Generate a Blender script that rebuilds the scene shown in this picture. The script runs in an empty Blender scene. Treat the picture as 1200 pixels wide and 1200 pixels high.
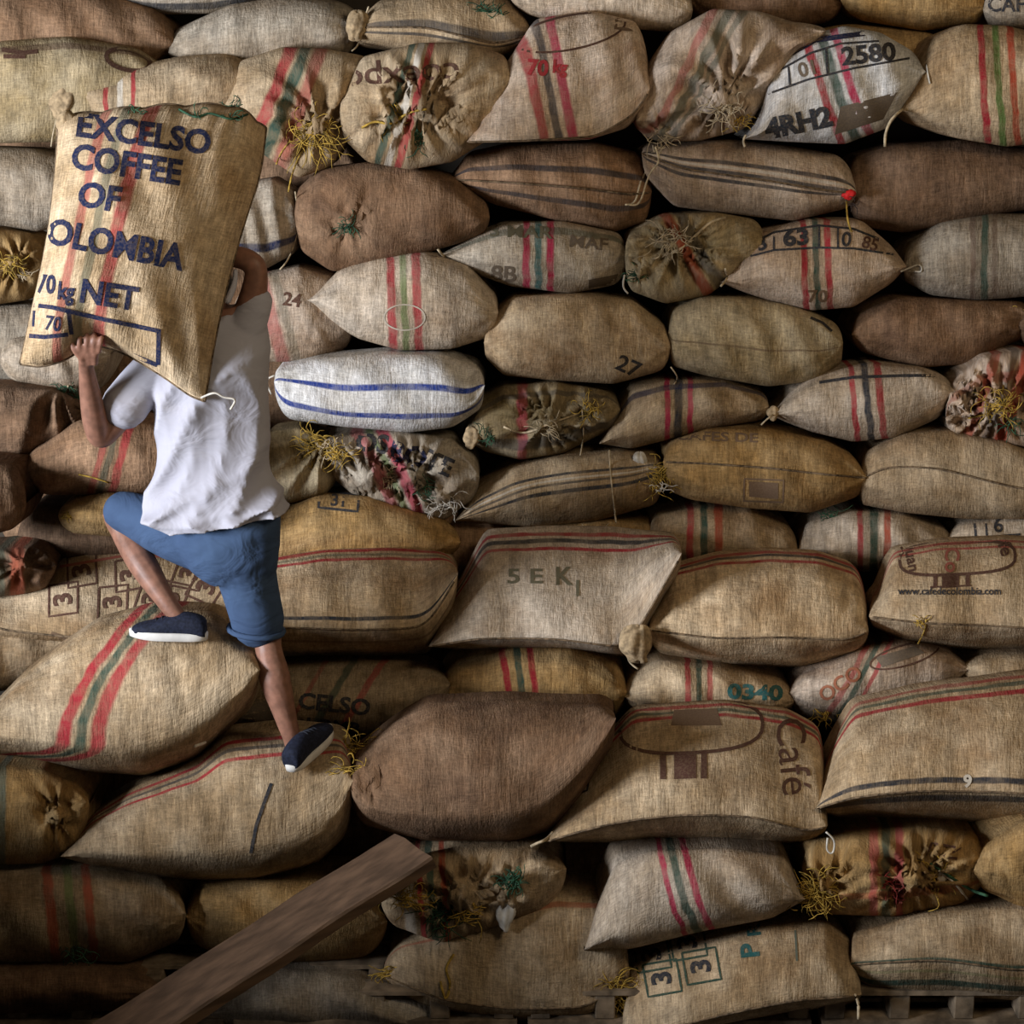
import bpy, bmesh, math, random
import numpy as np
from mathutils import Vector
from mathutils.bvhtree import BVHTree

C = bpy.context.scene.collection
S = bpy.context.scene
# ------------------------------------------------------------------ camera
H = 3.8; PITCH = math.radians(14); TAN = 0.27
cam_d = bpy.data.cameras.new('camera'); cam = bpy.data.objects.new('camera', cam_d); C.objects.link(cam)
cam.location = (0, 0, H); cam.rotation_euler = (math.pi/2 - PITCH, 0, 0)
cam_d.sensor_width = 36; cam_d.lens = 18/TAN; cam_d.clip_end = 60
S.camera = cam
# ------------------------------------------------------------------ light
S.view_settings.view_transform = 'Standard'; S.view_settings.look = 'None'
S.view_settings.exposure = 0.02; S.view_settings.gamma = 1; S.view_settings.use_curve_mapping = False
w = bpy.data.worlds.new('world'); S.world = w; w.use_nodes = True
w.node_tree.nodes['Background'].inputs[0].default_value = (1.0, 0.86, 0.66, 1)
w.node_tree.nodes['Background'].inputs[1].default_value = 0.25
def area(name, loc, target, sx, sy, power, col):
    d = bpy.data.lights.new(name, 'AREA'); d.shape = 'RECTANGLE'; d.size = sx; d.size_y = sy
    d.energy = power; d.color = col
    o = bpy.data.objects.new(name, d); C.objects.link(o); o.location = loc
    o.rotation_euler = (Vector(target) - Vector(loc)).to_track_quat('-Z', 'Y').to_euler(); return o
area('doorway_daylight', (-6.3, 3.0, 3.1), (0.2, 7.7, 2.4), 2.2, 1.8, 980, (0.88, 0.92, 1.0))
area('ceiling_lamp_light', (2.6, 3.2, 5.1), (0.6, 7.6, 2.6), 1.6, 1.0, 75, (1.0, 0.80, 0.54))

# ------------------------------------------------------------------ helpers
cp, sp = math.cos(PITCH), math.sin(PITCH)
def unproj(px, py, Y):
    """a pixel of the photograph at horizontal distance Y -> world (arrays welcome)"""
    px = np.asarray(px, float); py = np.asarray(py, float); Y = np.asarray(Y, float)
    a = (px-600)/600*TAN; b = (600-py)/600*TAN
    dy = cp + b*sp; dz = -sp + b*cp
    s = Y/dy
    return np.stack([a*s, Y+0*s, H + dz*s], -1)
def P(px, py, Y): return Vector(unproj(px, py, Y).tolist())
PM = 309.0
def finish(o, label=None, cat=None, group=None, kind=None):
    if label: o['label'] = label
    if cat: o['category'] = cat
    if group: o['group'] = group
    if kind: o['kind'] = kind
    return o
def mk(name, verts, faces, mat, parent=None, smooth=True, uvs=None, mat2=None):
    V = np.asarray(verts, float).reshape(-1, 3)
    if parent is None:
        org = np.array([V[:,0].mean(), V[:,1].mean(), V[:,2].min()])
    else:
        org = np.zeros(3); q_ = parent
        while q_ is not None: org = org + np.array(q_.matrix_basis.translation); q_ = q_.parent
    me = bpy.data.meshes.new(name)
    me.from_pydata((V-org).tolist(), [], faces)
    if smooth: me.polygons.foreach_set('use_smooth', [True]*len(me.polygons))
    if mat: me.materials.append(mat)
    if uvs:
        li = np.empty(len(me.loops), dtype=np.int32); me.loops.foreach_get('vertex_index', li)
        for nm, arr in uvs.items():
            uv = me.uv_layers.new(name=nm)
            uv.data.foreach_set('uv', np.asarray(arr)[li].ravel())
    me.update()
    o = bpy.data.objects.new(name, me); C.objects.link(o)
    if parent is None: o.location = org
    else: o.parent = parent
    return o
def tubegeo(pts, rad, n=8, base=0, cap=True):
    pts = [Vector(p) for p in pts]; vs = []; fs = []
    if not hasattr(rad, '__len__'): rad = [rad]*len(pts)
    up = Vector((0.13, 0.21, 0.97)); 
    for i, p in enumerate(pts):
        t = (pts[min(i+1, len(pts)-1)] - pts[max(i-1, 0)])
        if t.length < 1e-7: t = Vector((0, 0, 1))
        t.normalize()
        a = t.cross(up)
        if a.length < 0.05: a = t.cross(Vector((1, 0, 0)))
        a.normalize(); b = t.cross(a)
        for k in range(n):
            an = 2*math.pi*k/n
            q = p + (a*math.cos(an) + b*math.sin(an))*rad[i]
            vs.append(tuple(q))
    for i in range(len(pts)-1):
        for k in range(n):
            fs.append((base+i*n+k, base+i*n+(k+1)%n, base+(i+1)*n+(k+1)%n, base+(i+1)*n+k))
    if cap:
        fs.append(tuple(base+k for k in range(n))[::-1]); fs.append(tuple(base+(len(pts)-1)*n+k for k in range(n)))
    return vs, fs
def spline(pts, m=6):
    pts = [np.array(p, float) for p in pts]
    if len(pts) < 3: return pts
    q = [2*pts[0]-pts[1]] + pts + [2*pts[-1]-pts[-2]]; out = []
    for i in range(1, len(q)-2):
        for k in range(m):
            t = k/m
            out.append(0.5*((2*q[i]) + (-q[i-1]+q[i+1])*t + (2*q[i-1]-5*q[i]+4*q[i+1]-q[i+2])*t*t + (-q[i-1]+3*q[i]-3*q[i+1]+q[i+2])*t**3))
    out.append(pts[-1]); return out

# ------------------------------------------------------------------ materials
def nodes(mat):
    mat.use_nodes = True; nt = mat.node_tree; nt.nodes.clear(); return nt
def N(nt, t, **kw):
    n = nt.nodes.new(t)
    for k, v in kw.items(): setattr(n, k, v)
    return n
def L(nt, a, b): nt.links.new(a, b)
def math_(nt, op, a, b=None, c=None, clamp=False):
    n = nt.nodes.new('ShaderNodeMath'); n.operation = op; n.use_clamp = clamp
    for i, x in enumerate((a, b, c)):
        if x is None: continue
        if isinstance(x, (int, float)): n.inputs[i].default_value = x
        else: nt.links.new(x, n.inputs[i])
    return n.outputs[0]
def mixc(nt, f, a, b, mode='MIX'):
    n = nt.nodes.new('ShaderNodeMix'); n.data_type = 'RGBA'; n.blend_type = mode
    for sock, x in ((n.inputs[0], f), (n.inputs[6], a), (n.inputs[7], b)):
        if isinstance(x, (int, float)): sock.default_value = x
        elif isinstance(x, tuple): sock.default_value = (*x, 1) if len(x) == 3 else x
        else: nt.links.new(x, sock)
    return n.outputs[2]
def simple(name, col, rough=0.8, var=0.15, scale=40, bump=0.0, col2=None, stretch=(1,1,1), spec=0.2, turn=None):
    m = bpy.data.materials.new(name); nt = nodes(m)
    out = N(nt, 'ShaderNodeOutputMaterial'); b = N(nt, 'ShaderNodeBsdfPrincipled'); L(nt, b.outputs[0], out.inputs[0])
    tc = N(nt, 'ShaderNodeTexCoord'); mp = N(nt, 'ShaderNodeMapping'); mp.inputs['Scale'].default_value = stretch
    if turn is not None: mp.vector_type = 'TEXTURE'; mp.inputs['Rotation'].default_value = turn
    L(nt, tc.outputs['Object'], mp.inputs[0])
    no = N(nt, 'ShaderNodeTexNoise'); no.inputs['Scale'].default_value = scale; no.inputs['Detail'].default_value = 4
    L(nt, mp.outputs[0], no.inputs[0])
    c2 = col2 or tuple(max(0, x*(1-var*2.2)) for x in col)
    cr = N(nt, 'ShaderNodeMapRange'); cr.inputs[1].default_value = .35; cr.inputs[2].default_value = .65
    L(nt, no.outputs[0], cr.inputs[0])
    L(nt, mixc(nt, cr.outputs[0], c2, tuple(min(1, x*(1+var)) for x in col)), b.inputs['Base Color'])
    b.inputs['Roughness'].default_value = rough; b.inputs['Specular IOR Level'].default_value = spec
    if bump:
        bp = N(nt, 'ShaderNodeBump'); bp.inputs['Strength'].default_value = bump; bp.inputs['Distance'].default_value = .01
        L(nt, no.outputs[0], bp.inputs['Height']); L(nt, bp.outputs[0], b.inputs['Normal'])
    return m

# shared burlap group: weave streaks, blotches, stains
def burlap_group():
    g = bpy.data.node_groups.new('Burlap', 'ShaderNodeTree')
    for nm, ty in (('Base', 'NodeSocketColor'), ('Light', 'NodeSocketColor'), ('Stain', 'NodeSocketColor'), ('StainAmt', 'NodeSocketFloat'), ('Seed', 'NodeSocketFloat')):
        g.interface.new_socket(nm, in_out='INPUT', socket_type=ty)
    for nm, ty in (('Color', 'NodeSocketColor'), ('Height', 'NodeSocketFloat'), ('Worn', 'NodeSocketFloat')):
        g.interface.new_socket(nm, in_out='OUTPUT', socket_type=ty)
    gi = N(g, 'NodeGroupInput'); go = N(g, 'NodeGroupOutput')
    uv = N(g, 'ShaderNodeUVMap'); uv.uv_map = 'weave'
    off = N(g, 'ShaderNodeCombineXYZ'); L(g, gi.outputs['Seed'], off.inputs[2])
    def noise(sx, sy, scale, det=3, rough=.6):
        mp = N(g, 'ShaderNodeMapping'); mp.inputs['Scale'].default_value = (sx, sy, 1)
        L(g, uv.outputs[0], mp.inputs[0]); L(g, off.outputs[0], mp.inputs[1])
        n = N(g, 'ShaderNodeTexNoise'); n.inputs['Scale'].default_value = scale; n.inputs['Detail'].default_value = det
        n.inputs['Roughness'].default_value = rough; L(g, mp.outputs[0], n.inputs[0]); return n.outputs[0]
    warp = noise(1, .16, 150); weft = noise(.22, 1, 150); broadw = noise(1, .10, 34, 2); fine = noise(1, 1, 220, 2)
    blot = noise(1, 1, 4.5, 4); st = noise(1, 1, 2.6, 5, .65); sm = noise(1, 1, 14, 4)
    def rng(x, a, b, c, d):
        m = N(g, 'ShaderNodeMapRange'); 
        for i, v in enumerate((a, b, c, d)): m.inputs[i+1].default_value = v
        L(g, x, m.inputs[0]); return m.outputs[0]
    c = mixc(g, rng(blot, .38, .64, 0, 1), gi.outputs['Base'], gi.outputs['Light'])
    s = math_(g, 'MULTIPLY', rng(st, .5, .68, 0, 1), gi.outputs['StainAmt'])
    c = mixc(g, s, c, gi.outputs['Stain'])
    th = math_(g, 'ADD', math_(g, 'MULTIPLY', rng(warp, .3, .7, 0, 1), .58), math_(g, 'MULTIPLY', rng(weft, .3, .7, 0, 1), .42))
    k = math_(g, 'MULTIPLY', math_(g, 'ADD', math_(g, 'MULTIPLY', th, .95), .52), rng(broadw, .3, .7, .80, 1.18))
    k = math_(g, 'MULTIPLY', k, rng(sm, .3, .7, .82, 1.14))
    k = math_(g, 'MULTIPLY', k, rng(fine, .25, .75, .82, 1.18))
    cc = N(g, 'ShaderNodeCombineXYZ')
    for i in range(3): L(g, k, cc.inputs[i])
    c = mixc(g, 1.0, c, cc.outputs[0], 'MULTIPLY')
    L(g, c, go.inputs['Color'])
    L(g, math_(g, 'ADD', math_(g, 'ADD', math_(g, 'MULTIPLY', th, .5), math_(g, 'MULTIPLY', sm, 1.2)), math_(g, 'MULTIPLY', broadw, .8)), go.inputs['Height'])
    L(g, math_(g, 'ADD', math_(g, 'MULTIPLY', rng(sm, .34, .58, .55, 1), .72), math_(g, 'MULTIPLY', th, .5), clamp=True), go.inputs['Worn'])
    return g
BG = burlap_group()
INK = {'red': (.30, .022, .03), 'rust': (.29, .045, .02), 'pink': (.34, .025, .06), 'green': (.03, .062, .045), 'black': (.025, .028, .035),
       'blue': (.02, .04, .19), 'brown': (.075, .035, .025), 'navy': (.010, .016, .050), 'leaf': (.07, .14, .03), 'teal': (.02, .10, .10), 'pale': (.55, .5, .42)}
KINDS = {  # base, light, stain
 'tan':   ((.305, .210, .115), (.44, .335, .215), (.19, .11, .05)),
 'gold':  ((.33, .195, .07), (.42, .28, .13), (.20, .11, .035)),
 'pale':  ((.44, .34, .235), (.58, .48, .37), (.28, .18, .10)),
 'grey':  ((.28, .22, .155), (.40, .345, .27), (.17, .12, .07)),
 'brown': ((.175, .098, .052), (.25, .155, .092), (.11, .06, .035)),
 'dark':  ((.13, .075, .042), (.19, .12, .075), (.07, .04, .025)),
 'rose':  ((.38, .27, .175), (.55, .44, .34), (.26, .15, .08)),
 'olive': ((.28, .205, .105), (.40, .32, .20), (.16, .11, .04)),
 'white': ((.60, .57, .52), (.78, .76, .74), (.40, .30, .18)),
}
_seed = [0]
def burlap(kind, stripes=(), stain=.7, dim=1.0):
    """stripes: (axis 'u'|'v', centre, half width, ink, opacity) in the sack's own stripe UVs"""
    _seed[0] += 1
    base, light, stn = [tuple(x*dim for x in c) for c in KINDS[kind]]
    m = bpy.data.materials.new('burlap_'+kind); nt = nodes(m)
    out = N(nt, 'ShaderNodeOutputMaterial'); b = N(nt, 'ShaderNodeBsdfPrincipled'); L(nt, b.outputs[0], out.inputs[0])
    gr = N(nt, 'ShaderNodeGroup'); gr.node_tree = BG
    gr.inputs['Base'].default_value = (*base, 1); gr.inputs['Light'].default_value = (*light, 1); gr.inputs['Stain'].default_value = (*stn, 1)
    gr.inputs['StainAmt'].default_value = stain; gr.inputs['Seed'].default_value = _seed[0]*3.71
    col = gr.outputs['Color']
    if stripes:
        uv = N(nt, 'ShaderNodeUVMap'); uv.uv_map = 'stripe'; sx = N(nt, 'ShaderNodeSeparateXYZ'); L(nt, uv.outputs[0], sx.inputs[0])
        # slight waviness of the woven bands
        uw = N(nt, 'ShaderNodeUVMap'); uw.uv_map = 'weave'; nz = N(nt, 'ShaderNodeTexNoise'); nz.inputs['Scale'].default_value = 9
        L(nt, uw.outputs[0], nz.inputs[0]); wob = math_(nt, 'MULTIPLY', math_(nt, 'SUBTRACT', nz.outputs[0], .5), .03)
        ax = {'u': math_(nt, 'ADD', sx.outputs[0], wob), 'v': math_(nt, 'ADD', sx.outputs[1], wob)}
        for a, c0, hw, ink, op in stripes:
            d = math_(nt, 'ABSOLUTE', math_(nt, 'SUBTRACT', ax[a], c0))
            mr = N(nt, 'ShaderNodeMapRange'); mr.inputs[1].default_value = hw*.6; mr.inputs[2].default_value = hw*1.0
            mr.inputs[3].default_value = min(1, op*1.15); mr.inputs[4].default_value = 0; L(nt, d, mr.inputs[0])
            col = mixc(nt, math_(nt, 'MULTIPLY', mr.outputs[0], gr.outputs['Worn']), col, INK[ink])
    L(nt, col, b.inputs['Base Color'])
    b.inputs['Roughness'].default_value = .88; b.inputs['Specular IOR Level'].default_value = .15
    bp = N(nt, 'ShaderNodeBump'); bp.inputs['Strength'].default_value = .55; bp.inputs['Distance'].default_value = .012
    L(nt, gr.outputs['Height'], bp.inputs['Height']); L(nt, bp.outputs[0], b.inputs['Normal'])
    return m
def ink_mat(name, col, opacity=.95):
    m = bpy.data.materials.new('ink_'+name); nt = nodes(m)
    out = N(nt, 'ShaderNodeOutputMaterial'); b = N(nt, 'ShaderNodeBsdfPrincipled'); L(nt, b.outputs[0], out.inputs[0])
    tc = N(nt, 'ShaderNodeTexCoord'); no = N(nt, 'ShaderNodeTexNoise'); no.inputs['Scale'].default_value = 130; no.inputs['Detail'].default_value = 3
    L(nt, tc.outputs['Object'], no.inputs[0])
    mr = N(nt, 'ShaderNodeMapRange'); mr.inputs[1].default_value = .42; mr.inputs[2].default_value = .62; mr.inputs[3].default_value = opacity; mr.inputs[4].default_value = opacity*.8
    L(nt, no.outputs[0], mr.inputs[0])
    L(nt, mixc(nt, mr.outputs[0], (.26, .185, .11), col), b.inputs['Base Color']); b.inputs['Roughness'].default_value = .9
    b.inputs['Specular IOR Level'].default_value = .1
    return m
INKM = {k: ink_mat(k, v, 1.0) for k, v in INK.items()}
INKF = {k: ink_mat(k+'_faint', v, .62) for k, v in INK.items()}
CORD = {'straw': simple('yellow_straw', (.42, .27, .05), .8, .3), 'twine': simple('jute_twine', (.50, .40, .26), .8, .2),
        'green': simple('green_cord', (.03, .085, .045), .7, .3), 'white': simple('white_cord', (.55, .51, .44), .7, .1),
        'maroon': simple('maroon_strands', (.22, .03, .025), .8, .2), 'red': simple('red_cord', (.6, .02, .02), .6, .1), 'dark': simple('dark_thread', (.05, .035, .03), .9, .1), 'blue': simple('blue_cord', (.05, .08, .3), .7, .1)}
CLOTHK = simple('burlap_corner', (.36, .26, .15), .9, .2, 50, .4)
SEAM = simple('seam_thread', (.16, .11, .065), .9, .3, 60)

# ------------------------------------------------------------------ sacks
SK = {}
GROUP = 'filled burlap coffee sacks stacked in the pile'
def smooth1(a, k):
    for _ in range(k):
        b = a.copy(); b[1:-1] = (a[:-2] + 2*a[1:-1] + a[2:])/4; a = b
    return a
class Sack: pass
def add_uv_w(pos, nu, nv):
    return pos
def sack(key, label, Lp, T, R, B, Y, kind='tan', a=.21, n=1.95, Ln=.6, seam=None, lip=True, rec=.10, yaw=0.0, stripes=(), slant=0.0,
         pleat=None, dim=1.0, stain=.7, rough=1.0, group=GROUP, sharp='', sp=1.0):
    """a filled sack lying end-on (or long side on) in the pile. T / B: its upper and lower contour, Lp / R: its ears,
    Y: distance of the front seam, a: depth from the seam back to the crest, Ln: whole depth"""
    rs = np.random.RandomState(abs(hash(key)) % 99991 if False else sum(ord(c)*(i+7) for i, c in enumerate(key)))
    NU = 64
    u = (1-np.cos(np.linspace(0, math.pi, NU)))/2; u = .55*u + .45*np.linspace(0, 1, NU)
    x = Lp[0] + (R[0]-Lp[0])*u
    tp = [Lp]+list(T)+[R]; bt = [Lp]+list(B)+[R]
    bt = sorted(bt, key=lambda q: q[0]); tp = sorted(tp, key=lambda q: q[0])
    def contour(pts):
        ax = np.array([q[0] for q in pts], float); ay = np.array([q[1] for q in pts], float)
        yy = np.interp(x, ax, ay)
        w1 = max(ax[1]-ax[0], .06*(ax[-1]-ax[0])); w2 = max(ax[-1]-ax[-2], .06*(ax[-1]-ax[0]))
        def ease(t, e): return (1-(1-t)**e)**(1/e)
        if 'L' not in sharp:
            m = x < ax[1]; t = np.clip((x-ax[0])/(ax[1]-ax[0]), 0, 1); yy = np.where(m, ay[0] + (ay[1]-ay[0])*ease(t, 1.75), yy)
        if 'R' not in sharp:
            m = x > ax[-2]; t = np.clip((ax[-1]-x)/(ax[-1]-ax[-2]), 0, 1); yy = np.where(m, ay[-1] + (ay[-2]-ay[-1])*ease(t, 1.75), yy)
        # smooth by distance so the blunt ends stay blunt
        out = yy.copy(); sg = (ax[-1]-ax[0])*.022
        for i in range(1, NU-1):
            e = min(x[i]-ax[0], ax[-1]-x[i]); g_ = min(sg, e*.35)+.01
            ww = np.exp(-((x-x[i])/g_)**2)*np.gradient(x); out[i] = (ww*yy).sum()/ww.sum()
        return out
    ty = contour(tp); by = contour(bt)
    if seam: sm = [Lp]+list(seam)+[R]; sy = np.interp(x, [q[0] for q in sm], [q[1] for q in sm]); sy = smooth1(sy, 14)
    else:
        sy = Lp[1] + (R[1]-Lp[1])*u; mid = (ty+by)/2; wgt = np.sin(np.pi*u)**.7; sy = sy*(1-wgt*.75) + mid*wgt*.75
    sy = np.minimum(np.maximum(sy, ty+.5), by-.5)
    Yf = Y + yaw*(u-.5) + rec*np.abs(2*u-1)**3
    M1 = 15; ph = np.concatenate([np.linspace(-90, 90, 2*M1+1), np.linspace(90, 270, 14)[1:-1]])*math.pi/180
    NV = len(ph)
    U = np.repeat(u[:, None], NV, 1); X = np.repeat(x[:, None], NV, 1)
    s = np.sin(ph)[None, :]; c = np.cos(ph)[None, :]
    g = np.abs(s)**(2/n); cf = np.abs(c)**(2/n)
    front = (np.cos(ph) >= -1e-6)[None, :]
    depth = np.where(front, a*(1-cf), a + (Ln-a)*np.abs(c)**(2/4.0))
    depth = depth*np.ones_like(U)
    PY = np.where(s >= 0, sy[:, None] + (ty-sy)[:, None]*g, sy[:, None] + (by-sy)[:, None]*g)
    Vc = np.where(s >= 0, g, -g)*np.ones_like(U)
    Vs = np.where(front, Vc, np.sign(s)*(2-np.abs(Vc)))
    YY = Yf[:, None] + depth
    # sag, lumps and creases
    ff = np.clip(c, 0, 1)
    d = np.zeros_like(U)
    for _ in range(7):
        ku, kv = rs.uniform(1, 5), rs.uniform(.5, 2.2); d += .0055*rs.uniform(.4, 1)*np.sin(ku*U*6.28 + kv*Vc*2 + rs.uniform(0, 6.28))
    for (ex, sg) in ((0, 1), (1, -1)):   # creases fanning out of the two ears
        du = np.abs(U-ex); ang = np.arctan2(Vc*(.35), du+.03); k = rs.uniform(9, 14)
        d += .010*np.sin(ang*k + rs.uniform(0, 6.28))*np.exp(-du/.14)*np.clip(du/.04, 0, 1)
    for _ in range(3):                   # pulled creases across the cloth
        q0 = rs.uniform(.15, .85); sl = rs.uniform(-.35, .35); wd = rs.uniform(.010, .025)
        d += rs.uniform(.004, .009)*np.exp(-((U-q0-sl*Vc)/wd)**2)*np.sin(np.clip(np.abs(Vc), 0, 1)*3.14)
    YY = YY + d*rough*(.35+.65*ff)
    PX = X.copy()
    if pleat:
        for (tx, tyy, rad, nf, amp) in (pleat if isinstance(pleat, list) else [pleat]):
            dx = X-tx; dy = (PY-tyy); r = np.sqrt(dx*dx+dy*dy); an = np.arctan2(dy, dx)
            fall = np.exp(-(r/rad)**2)
            w1 = np.clip(r/(rad*.25), 0, 1)
            YY = YY + ff*(1.7*amp*fall*w1*(np.abs(np.sin(an*nf/2 + 1.3*np.sin(an*2+rs.uniform(0, 6)) + .02*r))*2-1)
                          - amp*1.3*np.exp(-(r/(rad*.28))**2) + amp*1.5*np.exp(-((r-rad*.42)/(rad*.22))**2))
            PX = PX + ff*fall*w1*2.0*np.sin(an*nf+1); PY = PY + ff*fall*w1*2.0*np.cos(an*nf)
    pf = unproj(PX, PY, YY)
    T3 = unproj(x, ty, Yf+a); B3 = unproj(x, by, Yf+a); mid = (T3[:, 2]+B3[:, 2])/2
    Tz = np.where(s >= 0, T3[:, 2:3], B3[:, 2:3])
    pb = np.stack([T3[:, :1] + 0*YY, YY, mid[:, None] + (Tz-mid[:, None])*g*np.ones_like(YY)], -1)
    pos = np.where(front[..., None], pf, pb)
    idx = np.arange(NU*NV).reshape(NU, NV)
    i0 = idx[:-1, :]; i1 = idx[1:, :]
    q = np.stack([i0, i1, np.roll(i1, -1, 1), np.roll(i0, -1, 1)], -1).reshape(-1, 4)
    faces = q[:, ::-1].tolist() + [tuple(idx[0].tolist()), tuple(idx[-1].tolist()[::-1])]
    st = np.stack([U - slant*np.sign(Vs)*np.abs(Vs)**sp, Vs], -1).reshape(-1, 2)
    dv = np.linalg.norm(np.diff(pos, axis=1, prepend=pos[:, :1]), axis=-1).cumsum(1)
    jm = M1; arc = dv - dv[:, jm:jm+1]
    wv = np.stack([(X-Lp[0])/PM, arc], -1).reshape(-1, 2)
    V = pos.reshape(-1, 3)
    wpx = R[0]-Lp[0]
    conv = []
    for t in stripes:
        if t[0] == 'x':   # red green red band, crossing the middle of the sack at pixel x
            _, xc, half, ink2, mid_ink, op = t
            c0 = (xc-Lp[0])/wpx; h = half/wpx
            conv += [('u', c0-h, h*.20, ink2, op), ('u', c0, h*.25, mid_ink, op), ('u', c0+h, h*.20, ink2, op)]
        elif t[0] == 'px': conv.append(('u', (t[1]-Lp[0])/wpx, t[2]/wpx, t[3], t[4]))
        else: conv.append(t)
    mat = burlap(kind, conv, stain, dim)
    o = mk('coffee_sack', V, faces, mat, uvs={'stripe': st, 'weave': wv})
    finish(o, label, 'sack', group)
    o_bvh = BVHTree.FromPolygons([Vector(p) for p in V.tolist()], q.tolist())
    k = Sack(); k.o = o; k.bvh = o_bvh; k.Y = Y; SK[key] = k
    if lip and seam:
        line = unproj(x, sy, Yf - .003)[2:-2:1]
        j = pos[:, M1][2:-2]; line = j.copy(); line[:, 1] -= .004
        vs_, fs_ = tubegeo(line.tolist(), .0042, 5)
        mk('seam', vs_, fs_, SEAM, o)
    return k
CAMP = Vector((0, 0, H))
def cast(k, px, py, off=.0035):
    p = P(px, py, 6.0); d = (p-CAMP).normalized()
    h = k.bvh.ray_cast(CAMP, d, 30)
    if h[0] is None: return None
    return h[0] - d*off
def decal(k, v2, faces, mat, name='lettering', off=.0035):
    pts = [cast(k, x, y, off) for x, y in v2]
    ok = [f for f in faces if all(pts[i] is not None for i in f)]
    good = []
    for f in ok:   # drop faces stretched over an edge
        e = max((pts[f[i]]-pts[f[i-1]]).length for i in range(len(f)))
        if e < .14: good.append(f)
    if not good: return None
    used = sorted({i for f in good for i in f}); mp = {i: j for j, i in enumerate(used)}
    return mk(name, [tuple(pts[i]) for i in used], [tuple(mp[i] for i in f) for f in good], mat, k.o, smooth=True)
_tx = {}
def text2d(s, bold=0.0):
    if (s, bold) in _tx: return _tx[(s, bold)]
    cu = bpy.data.curves.new('t', 'FONT'); cu.body = s; cu.align_x = 'CENTER'; cu.align_y = 'CENTER'; cu.size = 1; cu.offset = bold; cu.resolution_u = 3
    ob = bpy.data.objects.new('t', cu); C.objects.link(ob); bpy.context.view_layer.update()
    me = bpy.data.meshes.new_from_object(ob.evaluated_get(bpy.context.evaluated_depsgraph_get()))
    bpy.data.objects.remove(ob); bpy.data.curves.remove(cu); _tx[(s, bold)] = me; return me
def text(k, s, cx, cy, size, rot=0, sx=1.0, shear=0.0, ink='black', bold=.02, faint=False, mirror=False, arc=0.0):
    me = text2d(s, bold); bm = bmesh.new(); bm.from_mesh(me)
    step = 6.0/size
    xs = [v.co.x for v in bm.verts]; ys = [v.co.y for v in bm.verts]
    for axis, lo, hi, st in ((0, min(xs), max(xs), step/sx), (1, min(ys), max(ys), step)):
        t = lo+st
        while t < hi:
            co = (t, 0, 0) if axis == 0 else (0, t, 0); no = (1, 0, 0) if axis == 0 else (0, 1, 0)
            bmesh.ops.bisect_plane(bm, geom=bm.verts[:]+bm.edges[:]+bm.faces[:], plane_co=co, plane_no=no); t += st
    cr, sr = math.cos(math.radians(rot)), math.sin(math.radians(rot))
    v2 = []
    for v in bm.verts:
        X = v.co.x*size*sx*(-1 if mirror else 1); Yy = -v.co.y*size; X += -Yy*shear; Yy += arc*X*X/size
        v2.append((cx + X*cr - Yy*sr, cy + X*sr + Yy*cr))
    bm.verts.index_update(); fs = [tuple(v.index for v in f.verts) for f in bm.faces]; bm.free()
    return decal(k, v2, fs, (INKF if faint else INKM)[ink])
def strokes(k, lines, width, ink='black', faint=False, name='printed_mark'):
    for ln in lines:
        v2 = []; fs = []; pts = []
        for (ax, ay), (bx_, by_) in zip(ln[:-1], ln[1:]):
            m = max(1, int(math.hypot(bx_-ax, by_-ay)/6))
            pts += [(ax+(bx_-ax)*i/m, ay+(by_-ay)*i/m) for i in range(m)]
        pts.append(ln[-1])
        for i, p in enumerate(pts):
            a_, c_ = pts[max(i-1, 0)], pts[min(i+1, len(pts)-1)]
            dx, dy = c_[0]-a_[0], c_[1]-a_[1]; l = math.hypot(dx, dy) or 1
            v2 += [(p[0]-dy/l*width/2, p[1]+dx/l*width/2), (p[0]+dy/l*width/2, p[1]-dx/l*width/2)]
        for i in range(len(pts)-1): fs.append((2*i, 2*i+1, 2*i+3, 2*i+2))
        decal(k, v2, fs, (INKF if faint else INKM)[ink], name)
def quadpatch(k, q, ink='brown', faint=False, m=7, name='printed_block'):
    v2 = []; fs = []
    for i in range(m+1):
        for j in range(m+1):
            s, t = i/m, j/m
            v2.append(tuple((1-s)*(1-t)*q[0][c] + s*(1-t)*q[1][c] + s*t*q[2][c] + (1-s)*t*q[3][c] for c in (0, 1)))
    for i in range(m):
        for j in range(m): a_ = i*(m+1)+j; fs.append((a_, a_+m+1, a_+m+2, a_+1))
    return decal(k, v2, fs, (INKF if faint else INKM)[ink], name, off=.0025)
def box(x0, y0, x1, y1, rot=0, skew=0):
    cx, cy = (x0+x1)/2, (y0+y1)/2; c_, s_ = math.cos(math.radians(rot)), math.sin(math.radians(rot)); o = []
    for x, y in ((x0, y0), (x1, y0), (x1, y1), (x0, y1), (x0, y0)):
        X, Yy = x-cx, y-cy; X += -Yy*skew; o.append((cx+X*c_-Yy*s_, cy+X*s_+Yy*c_))
    return o
def oval(cx, cy, rx, ry, rot=0, p=2.0, n=28, a0=0, a1=360):
    o = []
    for i in range(n+1):
        t = math.radians(a0+(a1-a0)*i/n); X = rx*math.copysign(abs(math.cos(t))**(2/p), math.cos(t)); Yy = ry*math.copysign(abs(math.sin(t))**(2/p), math.sin(t))
        c_, s_ = math.cos(math.radians(rot)), math.sin(math.radians(rot)); o.append((cx+X*c_-Yy*s_, cy+X*s_+Yy*c_))
    return o
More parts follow.
